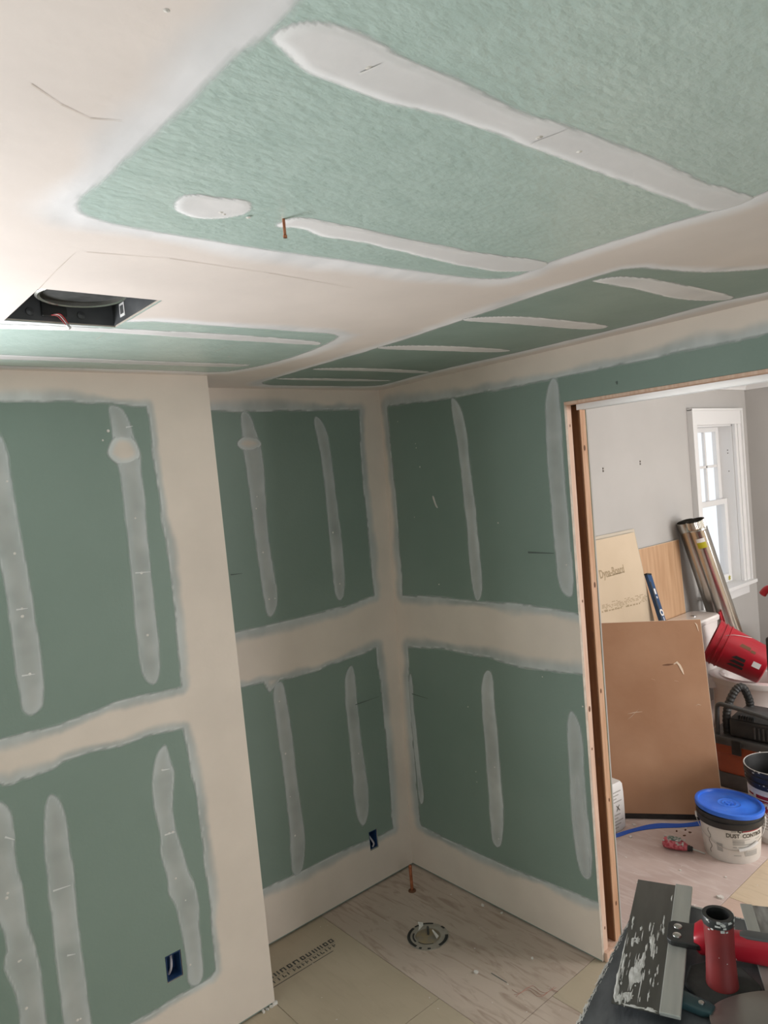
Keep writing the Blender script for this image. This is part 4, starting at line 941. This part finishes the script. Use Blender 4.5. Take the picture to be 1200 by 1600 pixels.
# toilet
tx, ty = 2.69, -.215
to = thing('toilet', 'uninstalled white toilet with lidded tank behind the leaning hardboard panel', 'toilet', (tx, -.5, 0))
bm = bmesh.new()
def rr(x0, x1, y0, y1, r, z): return [(x-tx, y+.5, z) for x, y in rounded(x0, x1, y0, y1, r)]
loft(bm, [rr(tx-.185, tx+.185, -.305, -.12, .05, .40), rr(tx-.195, tx+.195, -.315, -.115, .05, .55), rr(tx-.205, tx+.205, -.322, -.112, .05, .752)]); obj('tank', bm, 'porcelain', to, smooth=True)
bm = bmesh.new(); loft(bm, [rr(tx-.208, tx+.208, -.328, -.108, .055, .752), rr(tx-.215, tx+.215, -.335, -.105, .06, .757), rr(tx-.217, tx+.217, -.338, -.104, .06, .783), rr(tx-.208, tx+.208, -.328, -.110, .055, .794), rr(tx-.19, tx+.19, -.31, -.12, .05, .796)])
ld = obj('tank_lid', bm, 'porcelain', to, smooth=True)
bm = bmesh.new(); bm_lathe(bm, [(.020, .796), (.020, .800), (.016, .801), (.0005, .801)], 24, T((0.02, -.215+.5, 0))); obj('flush_button', bm, 'steel', ld, smooth=True)
def er(a, b, cy, z): return [(x, y+.5, z) for x, y in ellipse(0, cy, a, b, 40)]
bm = bmesh.new(); loft(bm, [er(.115, .23, -.56, 0), er(.110, .215, -.55, .06), er(.105, .20, -.54, .18), er(.14, .235, -.58, .28), er(.178, .275, -.61, .365), er(.186, .285, -.615, .378), er(.195, .297, -.62, .380), er(.198, .300, -.62, .395), er(.195, .297, -.62, .415), er(.185, .285, -.62, .420), er(.145, .225, -.62, .420), er(.135, .21, -.62, .405), er(.11, .16, -.61, .30), er(.05, .07, -.58, .22)])
obj('bowl', bm, 'porcelain', to, smooth=True)
bm = bmesh.new(); bm_prism(bm, [(x-0, y+.5) for x, y in rounded(-.15, .15, -.42, -.125, .05)], .33, .402); obj('tank_shelf', bm, 'porcelain', to, .01)
# red bucket
ax = Vector(tuple(-RGT*.84 + UPV*.42 + FWD*.42)).normalized(); cen = Vector(tuple(atd(1153, 1020.5, 4.90)))
rb = thing('red_bucket', 'tilted red plastic bucket lying on the toilet bowl', 'bucket', tuple(cen-ax*.18)); q = ax.to_track_quat('Z', 'Y')
rb.matrix_basis = T(cen-ax*.18)@q.to_matrix().to_4x4()
rz = lambda z: .128+.022*z/.36
bm = bmesh.new(); bm_lathe(bm, [(.0005, 0), (.122, 0), (.128, .006), (rz(.27), .27), (rz(.272)+.006, .272), (rz(.28)+.006, .28), (rz(.29), .284), (rz(.305), .305), (rz(.306)+.007, .307), (rz(.315)+.007, .315), (rz(.32), .318), (rz(.34), .335), (rz(.34)+.007, .337), (rz(.36)+.007, .362), (rz(.36)-.002, .362), (.125, .01), (.0005, .01)], 48)
rbd = obj('body', bm, 'red', rb, smooth=True)
ci = rb.matrix_basis.inverted()@Vector(CAM); a0 = math.atan2(ci.y, ci.x)
sgn = 1.0
def rb_poly(pts, m, nm):     # pts: (angle offset, height)
    V = []
    for a, z in pts: r_ = rz(z)+.0012; V.append((r_*math.cos(a0+a), r_*math.sin(a0+a), z))
    return pymesh(nm, V, [tuple(range(len(V)))], m, rb)
upc = rb.matrix_basis.inverted().to_3x3()@Vector(tuple(UPV)); sg = 1.0 if (math.atan2(upc.y, upc.x)-a0+2*PI) % (2*PI) < PI else -1.0
def P_(a, z): return (a*sg, z)
for base in (-.75, -.52, -.30):
    zz = .12+.02*(base+.75); rb_poly([P_(base, zz), P_(base+.16, zz), P_(base+.16, zz+.085-.01*(base+.9)*4), P_(base, zz+.11-.01*(base+.9)*4)], 'black', 'printed_logo')
rb_poly([P_(.34, .13), P_(.52, .13), P_(.52, .19), P_(.34, .20)], 'knot', 'printed_logo'); rb_poly([P_(.30, .095), P_(.44, .095), P_(.44, .125), P_(.30, .125)], 'knot', 'printed_logo')
rb_poly([P_(-.30, .035), P_(-.02, .035), P_(-.02, .085), P_(-.30, .085)], 'label', 'label')
bm = bmesh.new(); bm_tube(bm, smooth_path([(rz(.3)*math.cos(a0+sg*.5), rz(.3)*math.sin(a0+sg*.5), .30), ((rz(.25)+.006)*math.cos(a0+sg*.75), (rz(.25)+.006)*math.sin(a0+sg*.75), .25), ((rz(.15)+.006)*math.cos(a0+sg*1.2), (rz(.15)+.006)*math.sin(a0+sg*1.2), .15)]), .002, 6); obj('wire_handle', bm, 'steel', rb, smooth=True)
# cardboard box and white bin
cb_ = thing('cardboard_box', 'open brown cardboard box with torn top flaps behind the toilet bowl', 'box', (3.50, -.72, 0))
for lo, hi in (((-.28, -.20, 0), (-.274, .20, .55)), ((.274, -.20, 0), (.28, .20, .55)), ((-.274, -.20, 0), (.274, -.194, .55)), ((-.274, .194, 0), (.274, .20, .55)), ((-.274, -.194, 0), (.274, .194, .006))): box('side', lo, hi, 'cardboard', cb_)
bm = bmesh.new()
for k in range(14):
    y = -.20+.4*k/14; bm_box(bm, (-.283, y, .535), (-.272, y+.03, .553+random.uniform(0, .018)))
obj('torn_flap', bm, 'torn', cb_)
wb = thing('white_bin', 'white plastic bin between the toilet bowl and the cardboard box', 'bin', (3.06, -.735, 0))
bm = bmesh.new(); loft(bm, [[(x, y, z) for x, y in rounded(-.10-s, .10+s, -.14-s, .14+s, .04)] for z, s in ((0, 0), (.50, .03), (.51, .045), (.535, .045))], True, False)
loft(bm, [[(x, y, z) for x, y in rounded(-.10-s, .10+s, -.14-s, .14+s, .04)] for z, s in ((.535, .045), (.535, .028), (.02, -.004))], False, True); obj('body', bm, 'porcelain', wb, smooth=True)

# rolling tool tower
tt = thing('tool_tower', 'tall black tool case with red grip and latches behind the shop vacuum', 'tool case', (2.07, -.965, 0))
bm = bmesh.new(); bm_box(bm, (.0, -.40, .09), (.33, 0, .86)); bd = obj('case', bm, 'black_dusty', tt, .015)
for z in (.42, .55, .68, .78): box('rib', (-.008, -.38, z), (-.0005, -.02, z+.03), 'black', tt, .003)
for z in (.40, .44, .48): box('latch', (-.012, -.11, z), (-.0005, -.008, z+.022), 'red', tt, .003)
for y in (-.045, -.36): box('handle_post', (.03, y-.015, .86), (.07, y+.015, 1.13), 'black', tt, .004)
bm = bmesh.new(); bm_tube(bm, smooth_path([(.05, .015, 1.11), (.05, -.02, 1.145), (.05, -.10, 1.15), (.05, -.30, 1.15), (.05, -.385, 1.145), (.05, -.42, 1.11)]), .022, 12); obj('grip', bm, 'red', tt, smooth=True)
for y in (-.06, -.34):
    bm = bmesh.new(); bm_lathe(bm, [(.0005, -.02), (.085, -.02), (.09, -.015), (.09, .015), (.085, .02), (.0005, .02)], 24, T((.10, y, .09))@R(PI/2, 'X')); obj('wheel', bm, 'black', tt, smooth=True)

# shop vacuum
vx, vy0, vy1 = 1.78, -.72, -1.26
va = thing('shop_vacuum', 'orange and black shop vacuum with carry handle and hose on the floor', 'vacuum', (vx+.13, (vy0+vy1)/2, 0))
def vr(x0, x1, y0, y1, r, z): return [(x-(vx+.13), y-(vy0+vy1)/2, z) for x, y in rounded(x0, x1, y0, y1, r)]
bm = bmesh.new(); loft(bm, [vr(vx+.01, vx+.25, vy1+.03, vy0-.03, .04, 0), vr(vx, vx+.26, vy1+.02, vy0-.02, .04, .02), vr(vx, vx+.26, vy1+.02, vy0-.02, .04, .095)]); obj('base', bm, 'grey_dark', va, smooth=True)
bm = bmesh.new(); loft(bm, [vr(vx+.008, vx+.252, vy1+.03, vy0-.03, .05, .095), vr(vx+.004, vx+.256, vy1+.02, vy0-.02, .05, .21), vr(vx-.006, vx+.262, vy1+.012, vy0-.012, .05, .215), vr(vx-.006, vx+.262, vy1+.008, vy0-.008, .05, .270)]); obj('drum', bm, 'orange', va, smooth=True)
bm = bmesh.new(); loft(bm, [vr(vx-.014, vx+.268, vy1, vy0, .05, .270), vr(vx-.018, vx+.272, vy1-.004, vy0+.004, .05, .280), vr(vx-.018, vx+.272, vy1-.004, vy0+.004, .05, .305), vr(vx-.010, vx+.264, vy1, vy0, .05, .315)]); obj('rim', bm, 'grey_dark', va, smooth=True)
cxv, cyv = vx+.13, (vy0+vy1)/2
def vbox(nm, x0, x1, y0, y1, z0, z1, m, bev=.006, par=va): return box(nm, (x0-cxv, y0-cyv, z0), (x1-cxv, y1-cyv, z1), m, par, bev)
mh = vbox('motor_head', vx+.015, vx+.24, -1.22, -.845, .3155, .425, 'black_dusty', .015)
bm = bmesh.new(); loft(bm, [vr(vx+.02, vx+.235, -1.21, -.85, .03, .4255), vr(vx+.05, vx+.21, -1.16, -.88, .03, .46)]); obj('head_cover', bm, 'grey_dark', mh, smooth=True)
mh.parent = va
for k in range(7): vbox('vent_slot', vx+.018, vx+.04, -.905-.014*k, -.900-.014*k, .428, .452, 'black', 0, va)
for k in range(8): vbox('vent_fin', vx+.004, vx+.0149, -1.00-.024*k, -.990-.024*k, .335, .40, 'grey_dark', .001, va)
vbox('latch', vx-.026, vx-.0185, -.925, -.870, .225, .312, 'black', .004)
bm = bmesh.new(); bm_tube(bm, smooth_path([(vx+.02-cxv, -.775-cyv, .315), (vx+.02-cxv, -.780-cyv, .44), (vx+.01-cxv, -.795-cyv, .498), (vx+.005-cxv, -.85-cyv, .502), (vx+.005-cxv, -.95-cyv, .490), (vx+.005-cxv, -1.06-cyv, .475), (vx+.01-cxv, -1.15-cyv, .445), (vx+.02-cxv, -1.20-cyv, .41)]), .013, 10); obj('carry_handle', bm, 'grey_dark', va, smooth=True)
bm = bmesh.new(); hp = smooth_path([(vx+.06-cxv, -.815-cyv, .316), (vx+.05-cxv, -.82-cyv, .42), (vx+.06-cxv, -.835-cyv, .50), (vx+.09-cxv, -.865-cyv, .575), (vx+.13-cxv, -.89-cyv, .585), (vx+.18-cxv, -.90-cyv, .50), (vx+.19-cxv, -.90-cyv, .43)], 8)
bm_tube(bm, hp, [.021 if k % 2 else .024 for k in range(len(hp))], 14); obj('hose', bm, 'black_dusty', va, smooth=False)
for sy in (-1, 1):
    bm = bmesh.new(); bm_lathe(bm, [(.0005, -.012), (.055, -.012), (.058, 0), (.055, .012), (.0005, .012)], 24, T((.09, sy*.263, .058))@R(PI/2, 'X')); obj('wheel', bm, 'black', va, smooth=True)

# pail with blue lid
bx, by = 1.13, -1.13
pa = thing('compound_pail', 'short white pail of dust control joint compound with blue lid on the floor', 'bucket', (bx, by, 0))
pr_ = lambda z: .127+.016*z/.19
bm = bmesh.new(); bm_lathe(bm, [(.0005, .0), (.124, 0), (.127, .006), (pr_(.19), .19), (.0005, .191)], 56); obj('body', bm, 'pail', pa, smooth=True)
bm = bmesh.new(); bm_lathe(bm, [(.1435, .176), (.1535, .177), (.1545, .205), (.1485, .208), (.1485, .218), (.1535, .220), (.1535, .232), (.1405, .234), (.1405, .180)], 56); obj('black_rim', bm, 'black', pa, smooth=True)
tl = T((0, 0, .236))@R(math.radians(3.0), 'X')@R(math.radians(3.5), 'Y')
bm = bmesh.new(); bm_lathe(bm, [(.150, -.006), (.157, -.006), (.159, .006), (.157, .014), (.150, .016), (.143, .015), (.139, .006), (.130, .004), (.055, .006), (.052, .0075), (.049, .006), (.034, .0058), (.032, .0072), (.030, .0058), (.0005, .006)], 56, tl); lid = obj('lid', bm, 'blue_lid', pa, smooth=True)
bm = bmesh.new()
for k in range(9): a = k*.7; bm_box(bm, (-.007, -.002, .006), (.007, .002, .0085), tl@T((.016*math.cos(a), .016*math.sin(a), 0))@R(a*1.7, 'Z'))
obj('embossed_mark', bm, 'blue_lid', lid)
ac = math.atan2(CAM[1]-by, CAM[0]-bx)
for s_ in (-1.45, 1.55):
    bm = bmesh.new(); bm_box(bm, (.143, -.012, .168), (.160, .012, .192), R(ac+s_, 'Z')); obj('handle_lug', bm, 'label', pa, .003)
hpts = []
for k in range(19):
    f = k/18; a = ac-1.45+3.0*f; z = .178-.105*math.sin(PI*f)**.9; hpts.append(((pr_(z)+.006+.01*(1-math.sin(PI*f)))*math.cos(a), (pr_(z)+.006+.01*(1-math.sin(PI*f)))*math.sin(a), z))
bm = bmesh.new(); bm_tube(bm, hpts, .0018, 6); wh = obj('wire_handle', bm, 'steel', pa, smooth=True)
bm = bmesh.new(); bm_tube(bm, hpts[10:15], .0075, 10); obj('grip', bm, 'label', wh, smooth=True)
for s_, o_ in (('DUST', -.17), ('CONTROL', .36)):
    V, F = cyl_text(s_, .0275, pr_, ac+o_, .136, .88, bold=.0009); pymesh('printed_text', V, F, 'ink', pa)
pv = lambda nm, m, a0, a1, z0, z1: (lambda q: pymesh(nm, q[0], q[1], m, pa))(cyl_patch(pr_, ac+a0, ac+a1, z0, z1))
pv('printed_stripe', 'ink_red', .36, 1.15, .164, .170); pv('printed_stripe', 'ink_grey', 0, .16, .163, .169); pv('printed_logo', 'black', .20, .25, .164, .172); pv('printed_logo', 'black', .25, .31, .160, .167); pv('printed_logo', 'black', .33, .36, .162, .170)
for z0, z1, a0_, a1_ in ((.124,.127,.02,.62),(.106,.120,.03,.42),(.098,.103,.03,.70),(.084,.089,.03,.16),(.086,.089,.2,.75),(.080,.082,.3,.55),(.043,.046,.05,.3),(.050,.080,.42,.52),(.040,.060,.44,.95),(.121,.124,.85,1.1),(.062,.066,.55,.95)): pv('printed_lines', 'ink_grey', a0_, a1_, z0, z1)
for k in range(6): pv('barcode', 'ink_grey', -.52, -.31, .055+.007*k, .060+.007*k)
sp = [(pr_(z)*math.cos(ac-.78+.05*math.sin(z*120)), pr_(z)*math.sin(ac-.78+.05*math.sin(z*120)), z) for z in np.linspace(.03, .155, 16)]
bm = bmesh.new(); bm_tube(bm, [(x*1.004, y*1.004, z) for x, y, z in sp], .0011, 5); obj('label_edge', bm, 'ink', pa)

# black-topped bucket
kx, ky = 1.425, -1.25
kb = thing('compound_bucket', 'tall open bucket with black rim and white and dark red label', 'bucket', (kx, ky, 0))
kr = lambda z: .130+.018*z/.37
bm = bmesh.new(); bm_lathe(bm, [(.0005, 0), (.127, 0), (.130, .006), (kr(.28), .28)], 48); obj('body', bm, 'pail', kb, smooth=True)
bm = bmesh.new(); bm_lathe(bm, [(kr(.28), .278), (kr(.28)+.003, .282), (kr(.3)+.003, .300), (kr(.3)+.008, .302), (kr(.31)+.008, .312), (kr(.31)+.003, .314), (kr(.33)+.003, .332), (kr(.33)+.009, .334), (kr(.34)+.009, .344), (kr(.34)+.004, .347), (kr(.36)+.004, .362), (kr(.36)+.009, .364), (kr(.37)+.008, .374), (kr(.37)+.001, .375), (kr(.36)-.002, .36), (.128, .02), (.0005, .02)], 48); obj('black_rim', bm, 'black', kb, smooth=True)
bm = bmesh.new(); bm_lathe(bm, [(kr(.37)+.0075, .3745), (kr(.37)+.004, .3768), (kr(.37)+.0015, .3745)], 48); obj('crusted_lip', bm, 'dried', kb, smooth=True)
bm = bmesh.new()
for k in range(90):
    a = random.uniform(0, 2*PI); z = random.choice((.307, .339, .369))+random.uniform(-.012, .008); s = random.uniform(.001, .0035)
    bm_box(bm, (-s*.4, -s*1.5, -s), (s*.4, s*1.5, s), R(a, 'Z')@T((kr(z)+.007, 0, z)))
stuff(obj('dried_compound', bm, 'dried', kb))
ak = math.atan2(CAM[1]-ky, CAM[0]-kx)
kv = lambda nm, m, a0, a1, z0, z1: (lambda q: pymesh(nm, q[0], q[1], m, kb))(cyl_patch(kr, ak+a0, ak+a1, z0, z1))
kv('label', 'label', -1.45, 1.5, .03, .262)
for a0_, a1_, z0, z1 in ((-1.2, -.92, .236, .246), (-.80, .10, .232, .250), (-.80, .10, .218, .226)): (lambda q: pymesh('printed_stripe', q[0], q[1], 'ink_red', kb))(cyl_patch(kr, ak+a0_, ak+a1_, z0, z1, off=.0014))
V = []; F = []
for k in range(25):
    a = 2*PI*k/24
    for rr_ in (.034, .037): an = ak-.48+rr_*math.cos(a)/.14; z = .180+rr_*math.sin(a); V.append(((kr(z)+.0014)*math.cos(an), (kr(z)+.0014)*math.sin(an), z))
for k in range(24): F.append((2*k, 2*k+1, 2*k+3, 2*k+2))
pymesh('printed_logo', V, F, 'ink_red', kb)
V = []; n = 16
for k in range(n): a = 2*PI*k/n; r_ = .028 if k % 2 else .012; an = ak-.48+r_*math.cos(a)/.14; z = .180+r_*math.sin(a); V.append(((kr(z)+.0014)*math.cos(an), (kr(z)+.0014)*math.sin(an), z))
pymesh('printed_logo', V, [tuple(range(n))], 'ink_red', kb)
for k in range(4): (lambda q: pymesh('printed_lines', q[0], q[1], 'ink_grey', kb))(cyl_patch(kr, ak-1.16, ak-.98, .170+.014*k, .177+.014*k, off=.0014))
for k in range(4): (lambda q: pymesh('printed_lines', q[0], q[1], 'ink_grey', kb))(cyl_patch(kr, ak-.80, ak+.1-.15*(k % 2), .125-.016*k, .130-.016*k, off=.0014))

# bag of compound
g0 = onz(975, 1291, 0)
bg_ = thing('compound_bag', 'small white paper bag with grey print standing at the door jamb', 'bag', (g0[0]-.10, g0[1]+.05, 0), math.radians(-6))
def br_(w_, d_, r_, z, dx=0): return [(x+dx, y, z) for x, y in rounded(-w_, w_, -d_, d_, r_)]
bm = bmesh.new(); loft(bm, [br_(.085, .055, .02, 0), br_(.102, .065, .025, .015), br_(.101, .064, .018, .10), br_(.100, .062, .014, .20, .000), br_(.098, .058, .012, .248, .000), br_(.090, .050, .010, .262, .0)]); obj('bag_body', bm, 'label', bg_, smooth=True)
def bgp(x, z): # on the -y face and round the corner
    return (x, -.0665+.004*max(0, z-.1)/.1, z)
V = []; F = []
for k in range(12):
    z = .03+.017*k
    for x0, x1 in ((-.06, .03+.02*(k % 3)),):
        if 5 <= k <= 7: continue
        i = len(V); V += [bgp(x0, z), bgp(x1, z), bgp(x1, z+.006), bgp(x0, z+.006)]; F.append((i, i+1, i+2, i+3))
pymesh('printed_lines', V, F, 'ink_grey', bg_)
V, F = text_mesh('X', .045); pymesh('printed_logo', [bgp(v[0]+.02, v[1]+.118) for v in V], F, 'ink', bg_)

# strap, screwdriver, debris
sp_ = [onz(u, v_, .006) for u, v_ in ((950, 1309), (966, 1305), (985, 1298), (1005, 1293.5), (1030, 1290.5), (1060, 1289.5), (1085, 1287.5), (1098, 1286.5))]
path = [np.array(p) for p in smooth_path(sp_, 5)]; V = []; F = []
for i, p in enumerate(path):
    t_ = path[min(i+1, len(path)-1)]-path[max(i-1, 0)]; t_ /= np.linalg.norm(t_); n_ = np.array((-t_[1], t_[0], 0)); hw = .006+.010*min(1, i/18); tw = .004+.003*math.sin(i*.4)
    V += [p+n_*hw+(0, 0, tw), p+n_*hw+(0, 0, tw-.0025), p-n_*hw+(0, 0, -.0045), p-n_*hw+(0, 0, -.0025)]
for i in range(len(path)-1):
    for k in range(4): F.append((4*i+k, 4*i+(k+1) % 4, 4*i+4+(k+1) % 4, 4*i+4+k))
place(tag(pymesh('strap', V, F, 'blue_strap'), 'flat blue strap running along the subfloor to the pail', 'strap'), sp_[3])
q0, q1 = onz(1045, 1324, .0), onz(1075, 1330, .0); an = math.atan2(q1[1]-q0[1], q1[0]-q0[0])
sd = thing('screwdriver', 'stubby red-handled ratchet screwdriver caked with plaster on the subfloor', 'screwdriver', (q0[0], q0[1], 0), an)
def ss(x, wy, z0, z1): return [(x, wy*math.cos(t), (z0+z1)/2+(z1-z0)/2*math.sin(t)) for t in np.linspace(0, 2*PI, 21)[:-1]]
bm = bmesh.new(); loft(bm, [ss(-.028, .014, .010, .034), ss(-.020, .030, .002, .048), ss(.0, .036, 0, .054), ss(.04, .034, 0, .051), ss(.075, .026, .001, .042), ss(.092, .015, .005, .032)]); sb = obj('handle', bm, 'dried_red', sd, smooth=True)
bm = bmesh.new(); bm_prism(bm, rounded(-.005, .062, -.019, .019, .014), .048, .056); obj('selector', bm, mat('mottled_green_grey', (.10, .16, .13), (.55, .54, .52), scale=70, rough=.7, lo=.45, hi=.6), sb, .003)
bm = bmesh.new()
for k in range(34):
    x = random.uniform(-.02, .08); a = random.uniform(.4, 2.7); s = random.uniform(.002, .005); bm_box(bm, (-s, -s, -s*.5), (s, s, s*.5), T((x, .033*math.cos(a), .026+.026*math.sin(a)))@R(random.random()*3, 'Z'))
stuff(obj('dried_compound', bm, 'dried', sb))
bm = bmesh.new(); bm_lathe(bm, [(.0005, .088), (.014, .090), (.015, .100), (.011, .104), (.013, .110), (.009, .116), (.0005, .117)], 18, T((0, 0, .0165))@R(PI/2, 'Y')); obj('chuck', bm, 'black', sd, smooth=True)
bm = bmesh.new(); bm_tube(bm, [(.115, 0, .0165), (.150, 0, .010), (.172, -.002, .006)], [.0042, .0036, .0042], 8); obj('bit', bm, 'steel', sd, smooth=True)
def crumb(u, v_, s, label, m='crumb', grp='plaster crumbs on the floors'):
    p = onz(u, v_, 0); bm = bmesh.new(); pts_ = []
    for k in range(7):
        a = 2*PI*k/7; r_ = s*random.uniform(.6, 1.2); pts_.append((r_*math.cos(a), r_*.7*math.sin(a)))
    bm_prism(bm, pts_, 0.0002, s*.5, R(random.random()*6, 'Z')); o_ = tag(obj('plaster_crumb', bm, m), label, 'debris', grp); o_.location = (p[0], p[1], 0); return o_
for u, v_, s in ((991,1289.5,.012),(985,1308,.012),(1063,1360,.007),(1134,1371,.007),(1126,1403,.016),(1072,1295,.008),(996,1380,.006),(1015,1385,.006)):
    crumb(u, v_, s, 'pale plaster crumb lying on the pinkish subfloor')
for u, v_ in ((1057,1299),(1071,1297),(1078,1301),(1069,1306)): crumb(u, v_, .008, 'dark crumb lying by the red screwdriver', 'knot', 'dark crumbs by the screwdriver')
for u, v_, s in ((754,1415,.010),(784,1427,.008),(832,1498,.008),(705,1398,.004),(742,1482,.004)):
    crumb(u, v_, s, 'pale plaster crumb lying on the alcove floor', 'crumb', 'plaster crumbs in the alcove')
crumb(744, 1520, .013, 'flat paper scrap lying on the smeared alcove floor', 'crumb', None)
# stamped print on the alcove floor panel
fp = [o_ for o_ in floor.children if o_.name.startswith('floor_panel')][0]
V = []; F = []; rn = random.Random(12)
def q4(x0, y0, x1, y1):
    i = len(V); V.extend([(x0, y0, .0006), (x1, y0, .0006), (x1, y1, .0006), (x0, y1, .0006)]); F.append((i, i+1, i+2, i+3))
x = -1.01
while x < -.655:
    w_ = rn.uniform(.022, .032)
    q4(x, -.190, x+.007, -.165); q4(x+w_*.62, -.190, x+w_*.62+.006, -.165)
    if rn.random() < .8: q4(x, -.171, x+w_*.68, -.165)
    if rn.random() < .5: q4(x, -.190, x+w_*.68, -.184)
    x += w_+.006
x = -1.02
while x < -.66:
    w_ = rn.uniform(.012, .024)
    q4(x, -.222, x+.005, -.203); q4(x+.007, -.222+.007*rn.randint(0, 2), x+w_*.7, -.215+.006*rn.randint(0, 1)); x += w_+.004
q4(-1.02, -.240, -.69, -.236); q4(-1.02, -.199, -.65, -.1975)
pymesh('stamped_print', V, F, mat('stamp_ink', (.085, .08, .07), rough=.85), floor)
V = []; F = []; q4(-.342, -.905, -.338, -.825)
pymesh('drawn_line', V, F, 'pencil', floor)
bm = bmesh.new()      # red marker scribble by the doorway
for k in range(3):
    pts_ = [onz(800+11*i+3*k, 1546+6*math.sin(i*1.7+k)+3*k, .0008) for i in range(7)]; bm_tube(bm, smooth_path(pts_, 3), .0009, 4)
obj('red_scribble', bm, mat('red_marker', (.46, .25, .20), rough=.8), floor)

KEEP = ((1.70, 2.45, -1.45, -.68), (.96, 1.30, -1.30, -.96), (1.25, 1.60, -1.42, -1.08), (.79, 1.04, -.65, -.46), (.95, 2.3, -.36, -.24), (.97, 1.45, -.98, -.30), (1.95, 2.1, -.62, -.5), (-.20, -.13, -.20, -.13), (-.45, -.255, -.575, -.375))
def specks(name, label, x0, x1, y0, y1, n, m, smin, smax, seed):
    rn = random.Random(seed); bm = bmesh.new()
    for _ in range(n):
        x, y, s = rn.uniform(x0, x1), rn.uniform(y0, y1), rn.uniform(smin, smax)*rn.random()**2+.0006; a = rn.random()*PI
        if any(bx0 < x < bx1 and by0 < y < by1 for bx0, bx1, by0, by1 in KEEP): continue
        q_ = [(x+s*math.cos(a+t)*(1.5 if t in (0, PI) else .7), y+s*math.sin(a+t)*(1.5 if t in (0, PI) else .7), .0004+s*.15) for t in (0, PI/2, PI, 1.5*PI)]
        bm.faces.new([bm.verts.new(p) for p in q_])
    return stuff(tag(obj(name, bm, m), label, 'dust'))
place(specks('plaster_dust', 'scattered white plaster specks over the pinkish subfloor', .2, 2.2, -1.9, -.25, 420, 'crumb', .002, .008, 2), (1.0, -1.0, 0))
place(specks('plaster_dust', 'fine plaster specks over the alcove floor', -1.0, 0.0, -1.4, -.05, 120, 'crumb', .001, .004, 6), (-.5, -.6, 0))
